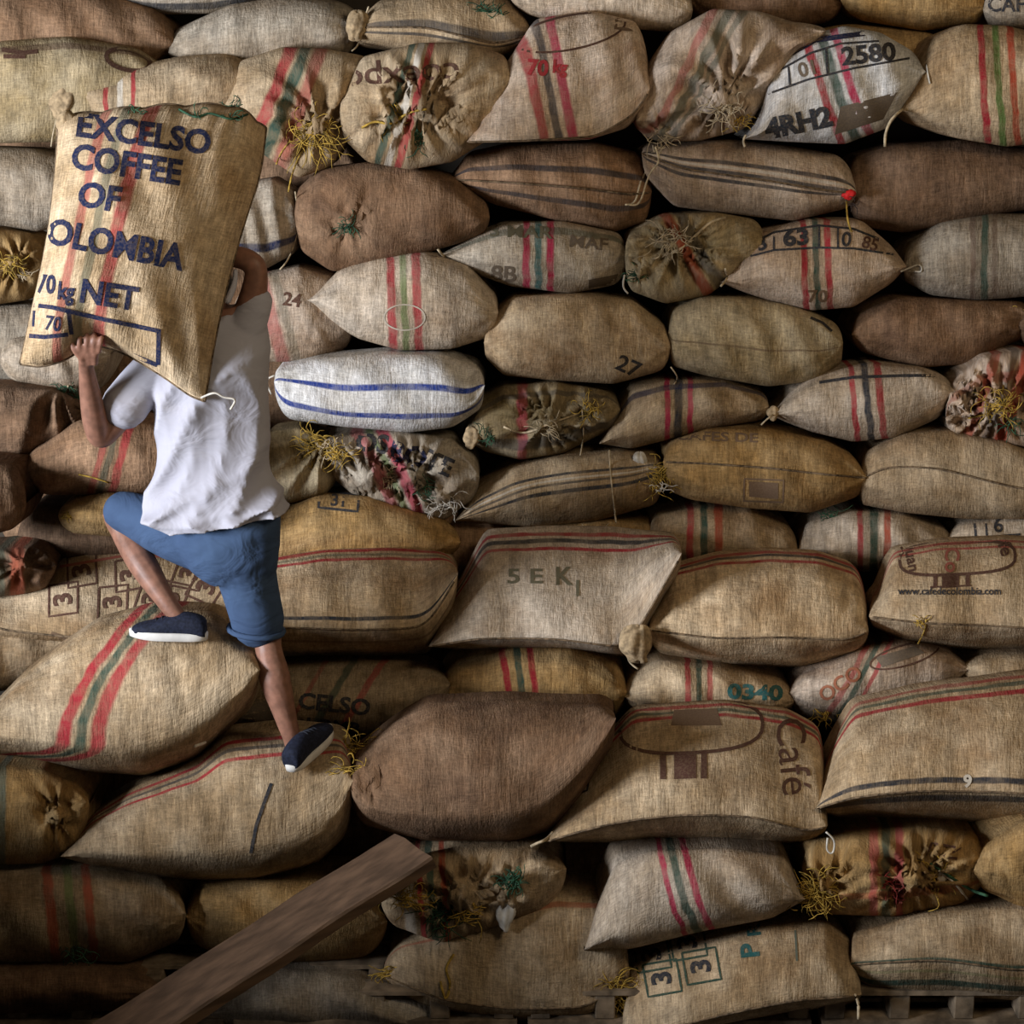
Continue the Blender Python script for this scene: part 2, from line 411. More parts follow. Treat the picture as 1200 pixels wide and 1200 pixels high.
def cord(k, pts, col='twine', r=.0035, name='loose_twine', lift=.008):
    """a cord lying over the sack k, hanging free where it leaves the cloth"""
    sp_ = spline(pts, 5); w_ = []; last = k.Y
    for q in sp_:
        h = cast(k, q[0], q[1], lift)
        if h is not None and h.y < k.Y+.25: last = h.y; w_.append(h)
        else: w_.append(P(q[0], q[1], min(last, k.Y+.02)))
    for _ in range(3): w_ = [w_[0]] + [(w_[i-1]+2*w_[i]+w_[i+1])/4 for i in range(1, len(w_)-1)] + [w_[-1]]
    vs_, fs_ = tubegeo([tuple(p) for p in w_], r, 6)
    return mk(name, vs_, fs_, CORD[col], k.o)
def tuft(k, x, y, rad=22, n=26, col='straw', name='straw_tuft', seed=1, ang=None, r=.0018, droop=.6):
    """a tangle of loose strands, curling and hanging down"""
    rs = random.Random(seed + int(x*7+y)); V = []; F = []
    h = cast(k, x, y, .006); base = h if h is not None else P(x, y, k.Y+.04)
    rm = rad/PM
    for i in range(int(n*1.3)):
        an = rs.uniform(0, 6.28) if ang is None else math.radians(ang)+rs.gauss(0, .5)
        ln = rm*rs.uniform(.5, 1.1)
        st = base + Vector((rs.gauss(0, rm*.28), rs.uniform(-.006, .004), rs.gauss(0, rm*.22)))
        d = Vector((math.cos(an), 0, math.sin(an))); pts = [st.copy()]; p = st.copy(); m = 6; lift = rs.uniform(.15, .7)
        turn = rs.uniform(-.8, .8)
        for j in range(m):
            d = (d + Vector((-d.z, 0, d.x))*turn*.6 + Vector((rs.gauss(0, .25), 0, rs.gauss(0, .25))) + Vector((0, 0, -droop*.35*j/m))).normalized()
            p = p + d*ln/m + Vector((0, (-lift if j < 2 else lift*.35)*ln/m, 0)); pts.append(p.copy())
        v, f = tubegeo([tuple(q) for q in pts], [r]*(m)+[r*.5], 4, len(V)); V += v; F += f
    o = mk(name, V, F, CORD[col], k.o); o['kind'] = 'stuff'; return o
def knot(k, x, y, r=.03, col=None, name='tied_corner', st=1.3, seed=0, Y=None, dirx=0.0):
    """a corner of the cloth twisted into a pleated bulb and tied"""
    rs = random.Random(seed+int(x)); h = cast(k, x, y, 0); c0 = P(x, y, Y) if Y else (h if h is not None else P(x, y, k.Y+.05))
    V = []; F = []; nu, nv = 28, 14
    ph = [rs.uniform(0, 6.28) for _ in range(4)]
    for i in range(nv):
        t = i/(nv-1); th = math.pi*t; prof = (math.sin(th)+.02)**.75*(1-.28*math.exp(-((t-.72)/.10)**2))
        for j in range(nu):
            an = 2*math.pi*j/nu
            rr = r*prof*(1+.11*math.sin(an*7+ph[0]+t*2)+.10*math.sin(an*3+ph[1]+t*4)+.07*math.sin(an*2-t*6+ph[2]))
            V.append((c0.x + rr*math.cos(an) + dirx*r*(t-.5) + .2*r*math.sin(t*5+ph[3]), c0.y - r*.45 + rr*math.sin(an)*.8, c0.z + r*st*math.cos(th)*(1+.1*math.sin(an*2+ph[2]))))
    for i in range(nv-1):
        for j in range(nu): F.append((i*nu+j, i*nu+(j+1)%nu, (i+1)*nu+(j+1)%nu, (i+1)*nu+j))
    F.append(tuple(range(nu))[::-1]); F.append(tuple((nv-1)*nu+j for j in range(nu)))
    return mk(name, V, F, col or CLOTHK, k.o)
# ================================================================== the pile, row by row from the top
Y0, Y1, Y2, Y3, Y4, Y5, Y6, YF, YE, YD, YC, YB, YA = 8.32, 7.93, 7.96, 7.95, 7.93, 7.91, 7.88, 7.88, 7.15, 7.25, 6.45, 6.5, 6.42
# --- topmost row, cut by the frame
sack('r0a', 'dark tan sack in the top left corner, behind the loosely filled one', (-80, 30), [(-20, -20), (100, -15), (170, 5)], (208, 52), [(150, 85), (60, 95), (-20, 90)], 8.12, 'brown', lip=False)
k = sack('r0b', 'dark striped sack at the very top, only its underside in view left of centre', (120, -14), [(200, -60), (300, -60)], (335, -14), [(200, 17), (245, 16), (310, 2)], 8.2, 'grey', stripes=[('v', -.75, .14, 'black', .8)], lip=False)
sack('r0c', 'plain grey-brown sack in the top row, third from the left corner', (197, 62), [(215, 30), (270, 5), (330, -4), (390, 0)], (424, 35), [(385, 72), (300, 85), (230, 80)], 8.08, 'grey', stripes=[], lip=False)
k = sack('r0d', 'sack in the top row with black bands curving from a twine-tied left ear', (403, 32), [(425, 18), (445, 0), (500, -14), (570, -10)], (622, 40), [(590, 70), (500, 66), (430, 56)], 8.05, 'tan',
         stripes=[('v', .12, .13, 'black', .75), ('v', -.24, .07, 'black', .75)], seam=[(500, 32), (580, 52)])
knot(k, 418, 30, .045, seed=2); cord(k, [(432, 8), (424, 30), (420, 52), (412, 60)], 'twine'); tuft(k, 580, 10, 30, 22, 'green', 'green_strands', ang=200)
sack('r0e', 'pale sack at the very top above the one marked 70 kg', (597, -6), [(650, -50), (760, -50)], (812, 12), [(640, 22), (720, 32), (790, 38)], 8.0, 'pale', lip=False)
sack('r0f', 'narrow dark sack edge at the very top, right of centre', (803, -8), [(850, -40), (950, -40)], (988, 4), [(830, 30), (900, 40), (960, 28)], 8.2, 'brown', lip=False)
sack('r0g', 'golden sack at the very top above the one printed 2580', (984, -4), [(1020, -50), (1120, -50)], (1158, 8), [(1020, 26), (1080, 36), (1135, 30)], 8.1, 'gold', lip=False)
k = sack('r0h', 'pale sack in the top right corner with black lettering on it', (1152, 12), [(1170, -40), (1300, -40)], (1340, 10), [(1170, 36), (1230, 42), (1300, 40)], 8.05, 'grey', lip=False)
text(k, 'CAFE', 1185, 6, 24, 0, ink='black'); 
sack('r1i', 'smooth orange-tan sack wedged behind the one printed 2580', (935, 52), [(1000, 28), (1060, 33)], (1118, 62), [(1060, 100), (990, 110)], 8.16, 'gold', lip=False, stain=.2)
# --- row 1
k = sack('r1a', 'loosely filled grey and olive sack at the left edge, just under the top row', (-90, 120), [(-40, 60), (0, 48), (80, 42), (140, 52)], (192, 92), [(150, 140), (70, 166), (0, 168), (-60, 160)], 7.93, 'olive', stripes=[('v', .82, .08, 'brown', .6)], n=2.3)
strokes(k, [oval(150, 70, 26, 12, 12), [(2, 58), (26, 62), (44, 60)], [(4, 66), (30, 66)]], 5, 'brown')
k = sack('r1b', 'tan sack with a tied pale neck on its left, behind the carried sack', (62, 112), [(84, 96), (110, 92), (150, 78), (210, 66), (262, 62)], (302, 92), [(262, 150), (180, 165), (100, 145), (80, 128)], 7.9, 'tan', stripes=[('x', 140, 16, 'red', 'pale', .8)], lip=False)
knot(k, 78, 118, .055, seed=1, dirx=-.5); cord(k, [(66, 140), (62, 158), (60, 172)], 'twine')
k = sack('r1c', 'gathered sack with red and green bands and hanging straw, right of the carried sack', (262, 130), [(285, 70), (330, 55), (380, 57), (420, 64)], (438, 95), [(410, 160), (388, 195), (350, 209), (310, 182), (280, 160)], 7.84, 'tan',
         stripes=[('px', 316, 9, 'red', .8), ('px', 333, 8, 'green', .85), ('px', 352, 10, 'red', .55)], slant=.14, pleat=(372, 150, 62, 13, .03), lip=False)
tuft(k, 366, 158, 40, 50, 'straw', droop=.9); tuft(k, 275, 128, 22, 20, 'green', 'green_strands')
cord(k, [(362, 165), (352, 180), (342, 205), (338, 225)], 'straw'); cord(k, [(340, 165), (330, 178), (324, 192)], 'straw')
k = sack('r1d', 'sack gathered like a purse, with upside-down brown letters above the frill', (398, 132), [(405, 100), (425, 66), (490, 50), (550, 50), (585, 62)], (600, 92), [(570, 165), (530, 190), (480, 199), (430, 190), (405, 165)], 7.72, 'tan',
         stripes=[('px', 462, 5, 'green', .8), ('px', 474, 5, 'pale', .7), ('px', 486, 5, 'red', .8)], slant=.10, pleat=[(492, 122, 64, 17, .034), (455, 140, 30, 9, .016)], lip=False)
text(k, 'coexpo', 470, 90, 40, 176, 1.15, ink='brown', bold=.01)
tuft(k, 468, 142, 34, 40, 'straw'); tuft(k, 492, 165, 24, 18, 'green', 'green_strands'); cord(k, [(424, 150), (440, 142), (458, 146), (478, 132), (500, 128)], 'straw', .005, 'tie_cord')
k = sack('r1e', 'big pale sack marked 70 kg with a red banded front, near the top centre', (546, 167), [(566, 118), (597, 68), (627, 22), (690, 12), (742, 24)], (762, 104), [(752, 132), (735, 150), (690, 164), (600, 166)], 7.66, 'rose', a=.34, n=1.7, sharp='L',
         stripes=[('px', 638, 7, 'red', .75), ('px', 655, 6, 'black', .75), ('px', 672, 7, 'pink', .8)], slant=-.13, seam=[(600, 166), (700, 160), (745, 132)], dim=1.12)
text(k, '70', 630, 80, 25, 5, ink='red', bold=.04); text(k, 'kg', 656, 79, 21, 5, .9, ink='red', bold=.04)
strokes(k, [oval(668, 38, 66, 20, -11)], 2.5, 'brown', name='printed_oval'); strokes(k, [box(722, 24, 742, 34, 8)], 4, 'brown', faint=True)
k = sack('r1f', 'round sack with long folds and a tied straw mouth, left of the one printed 2580', (745, 142), [(757, 82), (788, 36), (835, 10), (890, 13), (930, 26)], (968, 36), [(935, 60), (902, 112), (872, 152), (820, 165), (775, 166)], 7.7, 'rose', dim=.92,
         stripes=[('px', 790, 9, 'red', .5), ('px', 812, 8, 'green', .6), ('px', 828, 5, 'green', .5)], slant=.2, pleat=[(845, 118, 80, 11, .045), (775, 158, 26, 9, .02)], lip=False)
tuft(k, 848, 125, 30, 34, 'twine', 'frayed_twine'); tuft(k, 866, 138, 20, 20, 'straw'); tuft(k, 775, 160, 26, 24, 'twine', 'frayed_twine'); cord(k, [(768, 172), (772, 190), (760, 205), (750, 238), (736, 240)], 'twine', .004)
k = sack('r1g', 'whitish sack printed 2580 with a blue-black ink patch', (872, 163), [(892, 132), (903, 74), (950, 40), (990, 30), (1032, 38), (1070, 60)], (1086, 84), [(1070, 112), (1040, 150), (990, 169), (920, 166)], 7.68, 'white', dim=.78, sharp='LR',
         stripes=[('px', 965, 6, 'red', .85), ('px', 982, 7, 'green', .8), ('px', 998, 6, 'pink', .85)], slant=-.10, lip=False)
text(k, '2580', 1018, 64, 29, -6, 1.1, ink='black', bold=.035); text(k, '01', 947, 81, 24, -14, ink='black', faint=True); text(k, '4RH2', 936, 145, 32, -12, 1.05, ink='black', bold=.05, mirror=False)
strokes(k, [[(910, 72), (955, 47), (1013, 39)]], 6, 'navy'); strokes(k, [[(900, 110), (947, 93), (1000, 80), (1066, 68)], [(912, 83), (950, 62), (985, 51), (1030, 48)], [(924, 78), (926, 101)], [(968, 57), (970, 88)]], 2.5, 'black')
quadpatch(k, [(985, 125), (1052, 108), (1035, 140), (978, 158)], 'black', True); quadpatch(k, [(905, 62), (952, 42), (975, 40), (915, 70)], 'navy', True)
cord(k, [(874, 158), (871, 165), (873, 172)], 'twine', .005)
k = sack('r1h', 'plump tan sack with three upright bands at the right edge, second row from top', (1055, 130), [(1070, 85), (1092, 44), (1130, 28), (1180, 30), (1240, 45)], (1300, 100), [(1240, 165), (1180, 172), (1120, 162), (1072, 146)], 7.72, 'tan', sharp='L',
         stripes=[('px', 1153, 5, 'red', .9), ('px', 1171, 5, 'leaf', .8), ('px', 1188, 5, 'rust', .85)], slant=-.02, dim=1.08)
cord(k, [(1058, 128), (1046, 138), (1038, 155), (1037, 172)], 'twine', .006); cord(k, [(1086, 76), (1088, 90), (1090, 98)], 'white')
# --- row 2
sack('r2a', 'brown sack at the left edge directly behind the carried sack', (-80, 220), [(-10, 172), (40, 174), (75, 182)], (120, 228), [(70, 264), (45, 272), (-10, 262)], Y2, 'grey', lip=False)
k = sack('r2b', 'narrow pale sack with a dark blue band, peeping out right of the carried sack', (240, 262), [(285, 214), (320, 208), (342, 222)], (354, 258), [(340, 300), (312, 315), (280, 312)], Y2, 'grey', stripes=[('v', -.55, .12, 'navy', .9)], lip=False)
cord(k, [(346, 225), (350, 262), (340, 300), (328, 316)], 'twine', .0035)
k = sack('r2c', 'dark rust-brown sack with a small green tie, right of the carried sack', (345, 250), [(352, 218), (375, 197), (430, 190), (480, 192), (535, 207), (562, 230)], (574, 255), [(556, 280), (480, 302), (430, 316), (388, 318), (358, 298)], 7.86, 'brown', dim=.95, pleat=(408, 262, 34, 9, .018), lip=False)
tuft(k, 406, 264, 17, 26, 'green', 'green_tie')
k = sack('r2d', 'brown sack with black bands along its side, below the one marked 70 kg', (526, 210), [(548, 180), (600, 168), (700, 167), (745, 178)], (764, 225), [(752, 262), (720, 272), (650, 258), (580, 240), (545, 226)], Y2, 'brown', dim=1.25, sharp='L',
         stripes=[('v', .40, .09, 'black', .75), ('v', -.42, .10, 'black', .75), ('v', .0, .06, 'brown', .5)], seam=[(600, 214), (680, 220), (740, 228)])
cord(k, [(765, 170), (768, 188), (752, 208), (745, 236), (733, 240)], 'twine', .0045)
k = sack('r2e', 'long pale sack with dark bands and a red-tied right end', (752, 180), [(768, 168), (850, 163), (930, 172), (975, 180)], (1004, 226), [(985, 246), (930, 259), (850, 250), (790, 242), (764, 216)], 7.86, 'rose', dim=.95,
         stripes=[('v', .35, .07, 'black', .8), ('v', .08, .06, 'black', .8), ('v', -.15, .06, 'black', .8), ('v', .22, .05, 'pale', .6)], seam=[(800, 198), (900, 212), (975, 225)])
knot(k, 995, 228, .026, CORD['red'], 'red_tie', .8); cord(k, [(992, 236), (994, 262), (1004, 285), (1010, 312)], 'straw', .004); tuft(k, 1002, 240, 14, 6, 'dark', 'dark_strands')
sack('r2f', 'very dark brown sack in the third row at the right edge', (993, 222), [(1003, 182), (1050, 168), (1130, 163), (1200, 173)], (1300, 215), [(1200, 246), (1130, 260), (1060, 273), (1010, 266)], Y2, 'dark', dim=1.1)
# --- row 3
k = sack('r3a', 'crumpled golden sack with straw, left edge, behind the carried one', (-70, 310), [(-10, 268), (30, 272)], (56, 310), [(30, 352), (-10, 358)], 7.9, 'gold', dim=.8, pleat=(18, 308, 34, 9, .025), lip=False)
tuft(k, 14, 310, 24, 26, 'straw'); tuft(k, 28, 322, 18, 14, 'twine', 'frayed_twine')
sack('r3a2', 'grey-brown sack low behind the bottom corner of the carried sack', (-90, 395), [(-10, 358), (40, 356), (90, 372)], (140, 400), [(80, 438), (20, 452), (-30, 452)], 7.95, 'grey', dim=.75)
k = sack('r3b', 'small whitish sack with pink and green bands, under the brown black-banded one', (515, 298), [(560, 275), (590, 262), (660, 259), (715, 270)], (737, 300), [(716, 335), (670, 344), (600, 336), (548, 318)], 7.9, 'grey', dim=1.15, sharp='L',
         stripes=[('px', 617, 5, 'pink', .9), ('px', 631, 5, 'teal', .8), ('px', 645, 5, 'pink', .9), ('v', .72, .13, 'green', .5)], lip=False)
text(k, '3 MAR', 610, 272, 20, 2, 1.3, ink='green', faint=True); text(k, 'MAF', 690, 285, 20, 6, 1.2, ink='black', faint=True); quadpatch(k, [(690, 328), (730, 320), (722, 338), (690, 341)], 'black', True)
text(k, '8B', 590, 322, 26, 3, 1.1, ink='black', faint=True); cord(k, [(513, 292), (520, 300), (534, 306)], 'twine', .005)
k = sack('r3c', 'gathered sack with a frilled straw mouth, left of the one printed 3 63', (732, 300), [(740, 272), (780, 252), (840, 249), (880, 256)], (897, 285), [(872, 315), (830, 346), (780, 356), (742, 342)], 7.8, 'olive', dim=1.05,
         stripes=[('px', 806, 8, 'rust', .75), ('px', 822, 8, 'black', .6)], slant=-.15, pleat=[(795, 285, 62, 15, .035), (750, 320, 22, 7, .016)], lip=False)
tuft(k, 790, 282, 32, 34, 'twine', 'frayed_twine'); tuft(k, 745, 322, 16, 16, 'green', 'green_strands'); cord(k, [(775, 300), (800, 290), (830, 262), (850, 255)], 'twine', .006, 'tie_cord'); cord(k, [(732, 322), (730, 336), (736, 344)], 'white', .004)
k = sack('r3d', 'pale sack printed 3 and 63 in boxes with red and green bands', (844, 331), [(868, 300), (890, 272), (950, 257), (1010, 258), (1045, 288)], (1063, 312), [(1045, 332), (1000, 360), (950, 364), (900, 352), (865, 340)], 7.8, 'rose', sharp='LR',
         stripes=[('px', 943, 4.5, 'red', .85), ('px', 957, 4.5, 'green', .85), ('px', 971, 4.5, 'red', .85)], slant=-.01)
strokes(k, [[(878, 287), (880, 300), (907, 293), (960, 290), (1000, 291), (1047, 298)], [(880, 286), (907, 272), (960, 264), (1000, 268), (1030, 280)], [(907, 272), (907, 293)], [(960, 264), (960, 290)], [(982, 266), (982, 290)]], 2.5, 'black')
text(k, '3', 893, 286, 22, -14, 1.15, ink='black', bold=.03); text(k, '63', 933, 279, 26, -4, 1.2, ink='black', bold=.04); text(k, '0', 992, 281, 24, 5, ink='black'); text(k, '85', 1020, 286, 20, 16, ink='brown')
text(k, '70', 958, 348, 20, 0, 1.2, ink='brown', faint=True)
cord(k, [(845, 335), (852, 326), (850, 315)], 'twine', .005)
k = sack('r3e', 'grey-brown right-edge sack with one dark green band, beside the boxed 3 63 sack', (1058, 316), [(1070, 282), (1100, 260), (1160, 250), (1220, 252)], (1290, 300), [(1220, 346), (1150, 352), (1090, 346), (1065, 332)], 7.9, 'grey', dim=.85, stripes=[('px', 1154, 5, 'green', .8), ('px', 1140, 4, 'brown', .5), ('px', 1166, 4, 'brown', .4)], lip=False)
cord(k, [(1056, 318), (1066, 314), (1078, 310), (1080, 318), (1072, 318)], 'white', .004)
# --- row 4
k = sack('r4a', 'pinkish sack right of the raised shoulder, worn red print on it', (272, 372), [(310, 322), (350, 312), (385, 322)], (414, 378), [(402, 410), (360, 424), (300, 424)], 7.94, 'rose', dim=.8, stripes=[('px', 318, 10, 'red', .5), ('px', 335, 6, 'green', .3)], slant=-.1, lip=False)
text(k, '24', 342, 352, 22, 8, ink='brown')
k = sack('r4b', 'plump tan sack with red, green and red bands, above the white woven one', (360, 352), [(398, 316), (440, 300), (500, 295), (550, 309), (576, 340)], (584, 366), [(571, 396), (530, 409), (470, 411), (420, 397), (385, 377)], 7.82, 'pale', dim=.86, sharp='L',
         stripes=[('px', 459, 6, 'red', .8), ('px', 474, 5, 'leaf', .6), ('px', 489, 6, 'red', .8)], slant=-.01)
strokes(k, [oval(474, 372, 24, 15)], 1.6, 'pale', True, name='ink_ring')
k = sack('r4c', 'plain tan sack mid-wall with a small mark at its right end', (567, 402), [(578, 368), (600, 347), (680, 344), (742, 351), (776, 378)], (786, 408), [(770, 436), (720, 450), (650, 446), (590, 440), (572, 422)], 7.86, 'tan', dim=1.08, n=2.6, stain=.9)
text(k, '27', 736, 430, 26, 25, 1.1, ink='black')
k = sack('r4d', 'plain pale-patched sack right of the middle, above the small banded one', (783, 390), [(790, 360), (820, 346), (880, 347), (940, 357), (972, 375)], (988, 402), [(985, 426), (960, 446), (900, 453), (830, 441), (790, 430)], 7.86, 'olive', dim=1.0, n=2.6, stripes=[('v', -.2, .03, 'brown', .5)])
strokes(k, [[(950, 372), (964, 378), (975, 388)]], 3, 'black')
sack('r4e', 'dark brown sack under the boxed 3 63 sack, near the right edge', (998, 392), [(1010, 365), (1050, 347), (1120, 350), (1192, 352)], (1214, 376), [(1185, 402), (1140, 426), (1080, 431), (1020, 416)], 7.93, 'brown', dim=1.0)
k = sack('r4f', 'sack cut by the right edge with a yellow straw tuft, beside the dark brown one', (1190, 382), [(1210, 352), (1250, 348)], (1300, 380), [(1260, 412), (1210, 408)], 7.93, 'dark', lip=False)
tuft(k, 1200, 366, 14, 18, 'straw')
# --- row 5
k = sack('r5a', 'white woven sack with two blue stripes, right of the man', (321, 448), [(328, 430), (370, 420), (450, 414), (520, 415), (552, 426)], (568, 452), [(560, 482), (530, 501), (480, 507), (400, 500), (342, 492)], 7.74, 'white', dim=.82, n=2.4, stripes=[('v', .28, .09, 'blue', .95), ('v', -.52, .11, 'blue', .95)], seam=[(400, 470), (500, 468), (552, 474)], lip=False, stain=.35)
cord(k, [(322, 440), (312, 446), (318, 462)], 'white', .004)
k = sack('r5b', 'dark patched sack with frayed green and white threads, right of the white woven one', (542, 514), [(560, 470), (590, 452), (650, 446), (700, 455)], (727, 480), [(702, 510), (660, 531), (610, 539), (570, 530)], 7.86, 'olive', dim=.7, sharp='L',
         stripes=[('px', 612, 7, 'pink', .6), ('v', -.6, .2, 'black', .6), ('v', .7, .08, 'black', .5)], pleat=[(640, 495, 60, 13, .028), (690, 475, 30, 9, .018)], lip=False)
knot(k, 552, 512, .035, seed=3); tuft(k, 572, 512, 18, 18, 'green', 'green_strands'); tuft(k, 640, 500, 22, 16, 'twine', 'frayed_twine'); tuft(k, 690, 478, 22, 20, 'straw'); cord(k, [(682, 480), (684, 508), (680, 534)], 'twine', .003); cord(k, [(590, 500), (615, 508), (645, 496), (680, 484)], 'twine', .005, 'tie_cord')
k = sack('r5c', 'small tan sack with pink bands and a dark blue top band, right of centre', (702, 520), [(718, 488), (740, 455), (780, 445), (850, 443), (886, 455)], (901, 476), [(890, 493), (840, 501), (780, 516), (740, 526)], 7.9, 'tan', dim=.95, sharp='L',
         stripes=[('px', 782, 4, 'pink', .9), ('px', 795, 6, 'black', .85), ('px', 809, 4, 'pink', .9), ('v', .78, .10, 'navy', .7)], lip=False)
cord(k, [(786, 430), (794, 442), (790, 450)], 'twine', .003)
k = sack('r5d', 'pale sack with pointed ears and a black line across its three bands', (902, 486), [(930, 455), (960, 436), (1020, 425), (1080, 430), (1106, 440)], (1124, 458), [(1100, 490), (1050, 513), (1000, 518), (950, 506), (924, 496)], 7.84, 'pale', dim=.85, sharp='LR',
         stripes=[('px', 1001, 4, 'red', .85), ('px', 1017, 5, 'black', .85), ('px', 1032, 5, 'red', .8)], slant=-.02, lip=False)
strokes(k, [[(960, 448), (1000, 442), (1060, 440), (1096, 440)]], 3.5, 'black'); knot(k, 906, 484, .024, seed=4, dirx=-.6); cord(k, [(906, 486), (898, 492), (892, 498)], 'twine', .004)
k = sack('r5e', 'sack bunched into red and orange frills at the right edge', (1108, 490), [(1120, 442), (1150, 416), (1200, 410)], (1290, 460), [(1210, 526), (1160, 516), (1125, 511)], 7.76, 'rose', dim=1.0,
         stripes=[('px', 1150, 7, 'rust', .7), ('px', 1172, 6, 'black', .5), ('px', 1188, 9, 'rust', .85), ('v', .5, .12, 'rust', .4)], slant=.1, pleat=[(1170, 478, 70, 19, .045), (1140, 450, 30, 11, .02), (1135, 490, 26, 9, .02)], lip=False)
tuft(k, 1168, 476, 34, 34, 'straw'); tuft(k, 1185, 495, 22, 16, 'green', 'green_strands'); cord(k, [(1135, 490), (1158, 484), (1172, 470), (1176, 452)], 'straw', .005, 'tie_cord')
# --- left, behind the man
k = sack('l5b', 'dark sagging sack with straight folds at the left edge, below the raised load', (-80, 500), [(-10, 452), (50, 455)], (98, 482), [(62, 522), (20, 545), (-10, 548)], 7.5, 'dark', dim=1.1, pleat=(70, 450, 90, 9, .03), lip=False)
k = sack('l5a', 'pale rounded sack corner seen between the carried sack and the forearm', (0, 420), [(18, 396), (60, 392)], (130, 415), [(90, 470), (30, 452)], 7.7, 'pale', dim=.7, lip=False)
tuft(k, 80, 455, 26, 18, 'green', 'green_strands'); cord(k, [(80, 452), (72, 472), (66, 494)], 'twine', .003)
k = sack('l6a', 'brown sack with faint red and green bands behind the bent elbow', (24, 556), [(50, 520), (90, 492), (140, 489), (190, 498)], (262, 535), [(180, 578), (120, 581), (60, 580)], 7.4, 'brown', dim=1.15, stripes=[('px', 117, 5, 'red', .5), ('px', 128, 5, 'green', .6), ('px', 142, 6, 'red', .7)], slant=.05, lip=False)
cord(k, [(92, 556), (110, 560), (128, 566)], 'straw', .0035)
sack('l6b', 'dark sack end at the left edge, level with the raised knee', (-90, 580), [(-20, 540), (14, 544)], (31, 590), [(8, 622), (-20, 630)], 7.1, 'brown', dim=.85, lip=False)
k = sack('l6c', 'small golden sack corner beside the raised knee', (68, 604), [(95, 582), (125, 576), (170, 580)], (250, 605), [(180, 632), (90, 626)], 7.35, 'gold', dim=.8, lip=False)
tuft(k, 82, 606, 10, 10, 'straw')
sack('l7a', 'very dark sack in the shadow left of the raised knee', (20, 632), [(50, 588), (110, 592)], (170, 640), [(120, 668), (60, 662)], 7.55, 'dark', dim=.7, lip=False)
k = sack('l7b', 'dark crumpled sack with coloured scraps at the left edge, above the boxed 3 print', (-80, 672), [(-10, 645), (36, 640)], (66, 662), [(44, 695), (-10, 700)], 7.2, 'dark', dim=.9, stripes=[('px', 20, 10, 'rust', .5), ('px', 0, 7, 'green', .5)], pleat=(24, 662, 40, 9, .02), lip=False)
# --- row 6
k = sack('r6z', 'dark sack folded into a straw-tied neck, between the man and the lettered frill', (296, 548), [(325, 504), (352, 500), (375, 512)], (402, 530), [(378, 580), (340, 590), (305, 590)], 7.8, 'olive', dim=.75, pleat=(380, 520, 60, 11, .03), lip=False)
tuft(k, 378, 520, 34, 40, 'straw', ang=190); tuft(k, 384, 528, 20, 20, 'twine', 'frayed_twine')
k = sack('r6a', 'crumpled sack with dark letters and pink and green frills, left of centre', (376, 518), [(410, 508), (470, 504), (530, 514), (552, 530)], (562, 560), [(546, 592), (520, 610), (470, 602), (420, 585), (392, 562)], 7.76, 'grey', dim=.95,
         stripes=[('px', 440, 10, 'pink', .5), ('px', 470, 9, 'pink', .75), ('px', 455, 5, 'leaf', .6)], slant=-.12, pleat=[(430, 560, 50, 15, .03), (480, 560, 50, 13, .034), (515, 585, 30, 9, .02), (400, 535, 26, 9, .02)], lip=False)
text(k, 'OS', 436, 520, 30, 8, ink='black', bold=.04); text(k, 'BO', 478, 534, 32, 14, ink='navy', bold=.04); text(k, 'TE', 514, 544, 30, 24, ink='black', bold=.03)
tuft(k, 398, 532, 26, 30, 'straw'); tuft(k, 462, 560, 26, 24, 'twine', 'frayed_twine'); tuft(k, 520, 590, 28, 26, 'white', 'frayed_threads'); tuft(k, 500, 570, 20, 14, 'green', 'green_strands'); quadpatch(k, [(385, 575), (430, 585), (428, 597), (400, 590)], 'black', True)
k = sack('r6b', 'long sack with dark bands running to a white-tied straw end at centre', (532, 611), [(560, 570), (600, 546), (660, 534), (730, 529), (760, 532)], (778, 548), [(766, 592), (700, 610), (620, 617)], 7.84, 'tan', dim=.98, sharp='L',
         stripes=[('v', .42, .055, 'black', .85), ('v', .12, .05, 'black', .7), ('v', -.12, .07, 'black', .85), ('v', .25, .04, 'pale', .6)], seam=[(580, 592), (620, 576), (680, 568), (740, 562)], lip=False)
cord(k, [(714, 528), (716, 560), (720, 596), (722, 612)], 'twine', .004, 'tie_cord'); knot(k, 750, 538, .028, CORD['white'], 'white_tie', 1.2); tuft(k, 770, 556, 34, 44, 'straw', ang=0); tuft(k, 776, 572, 14, 10, 'white', 'frayed_threads')
k = sack('r6c', 'golden sack with a seam along its middle and a faded brown square', (777, 541), [(790, 515), (830, 502), (900, 502), (970, 517), (1000, 534)], (1019, 560), [(1006, 582), (950, 601), (880, 596), (810, 586), (785, 576)], 7.8, 'gold', dim=.88, seam=[(830, 543), (900, 548), (970, 556)], n=2.5, sharp='R')
text(k, 'CAFES DE', 840, 512, 15, 2, 1.5, ink='brown', faint=True); quadpatch(k, [(878, 564), (912, 566), (912, 585), (878, 582)], 'brown', True); strokes(k, [box(872, 562, 918, 588, 2)], 2, 'brown', faint=True)
sack('r6d', 'plain grey-tan sack with a seam along its middle at the right edge', (1007, 562), [(1020, 525), (1060, 507), (1110, 503), (1180, 514)], (1300, 572), [(1200, 609), (1130, 608), (1060, 601), (1012, 592)], 7.82, 'tan', dim=.92, seam=[(1040, 546), (1100, 548), (1160, 564), (1200, 574)], n=2.5, sharp='R')
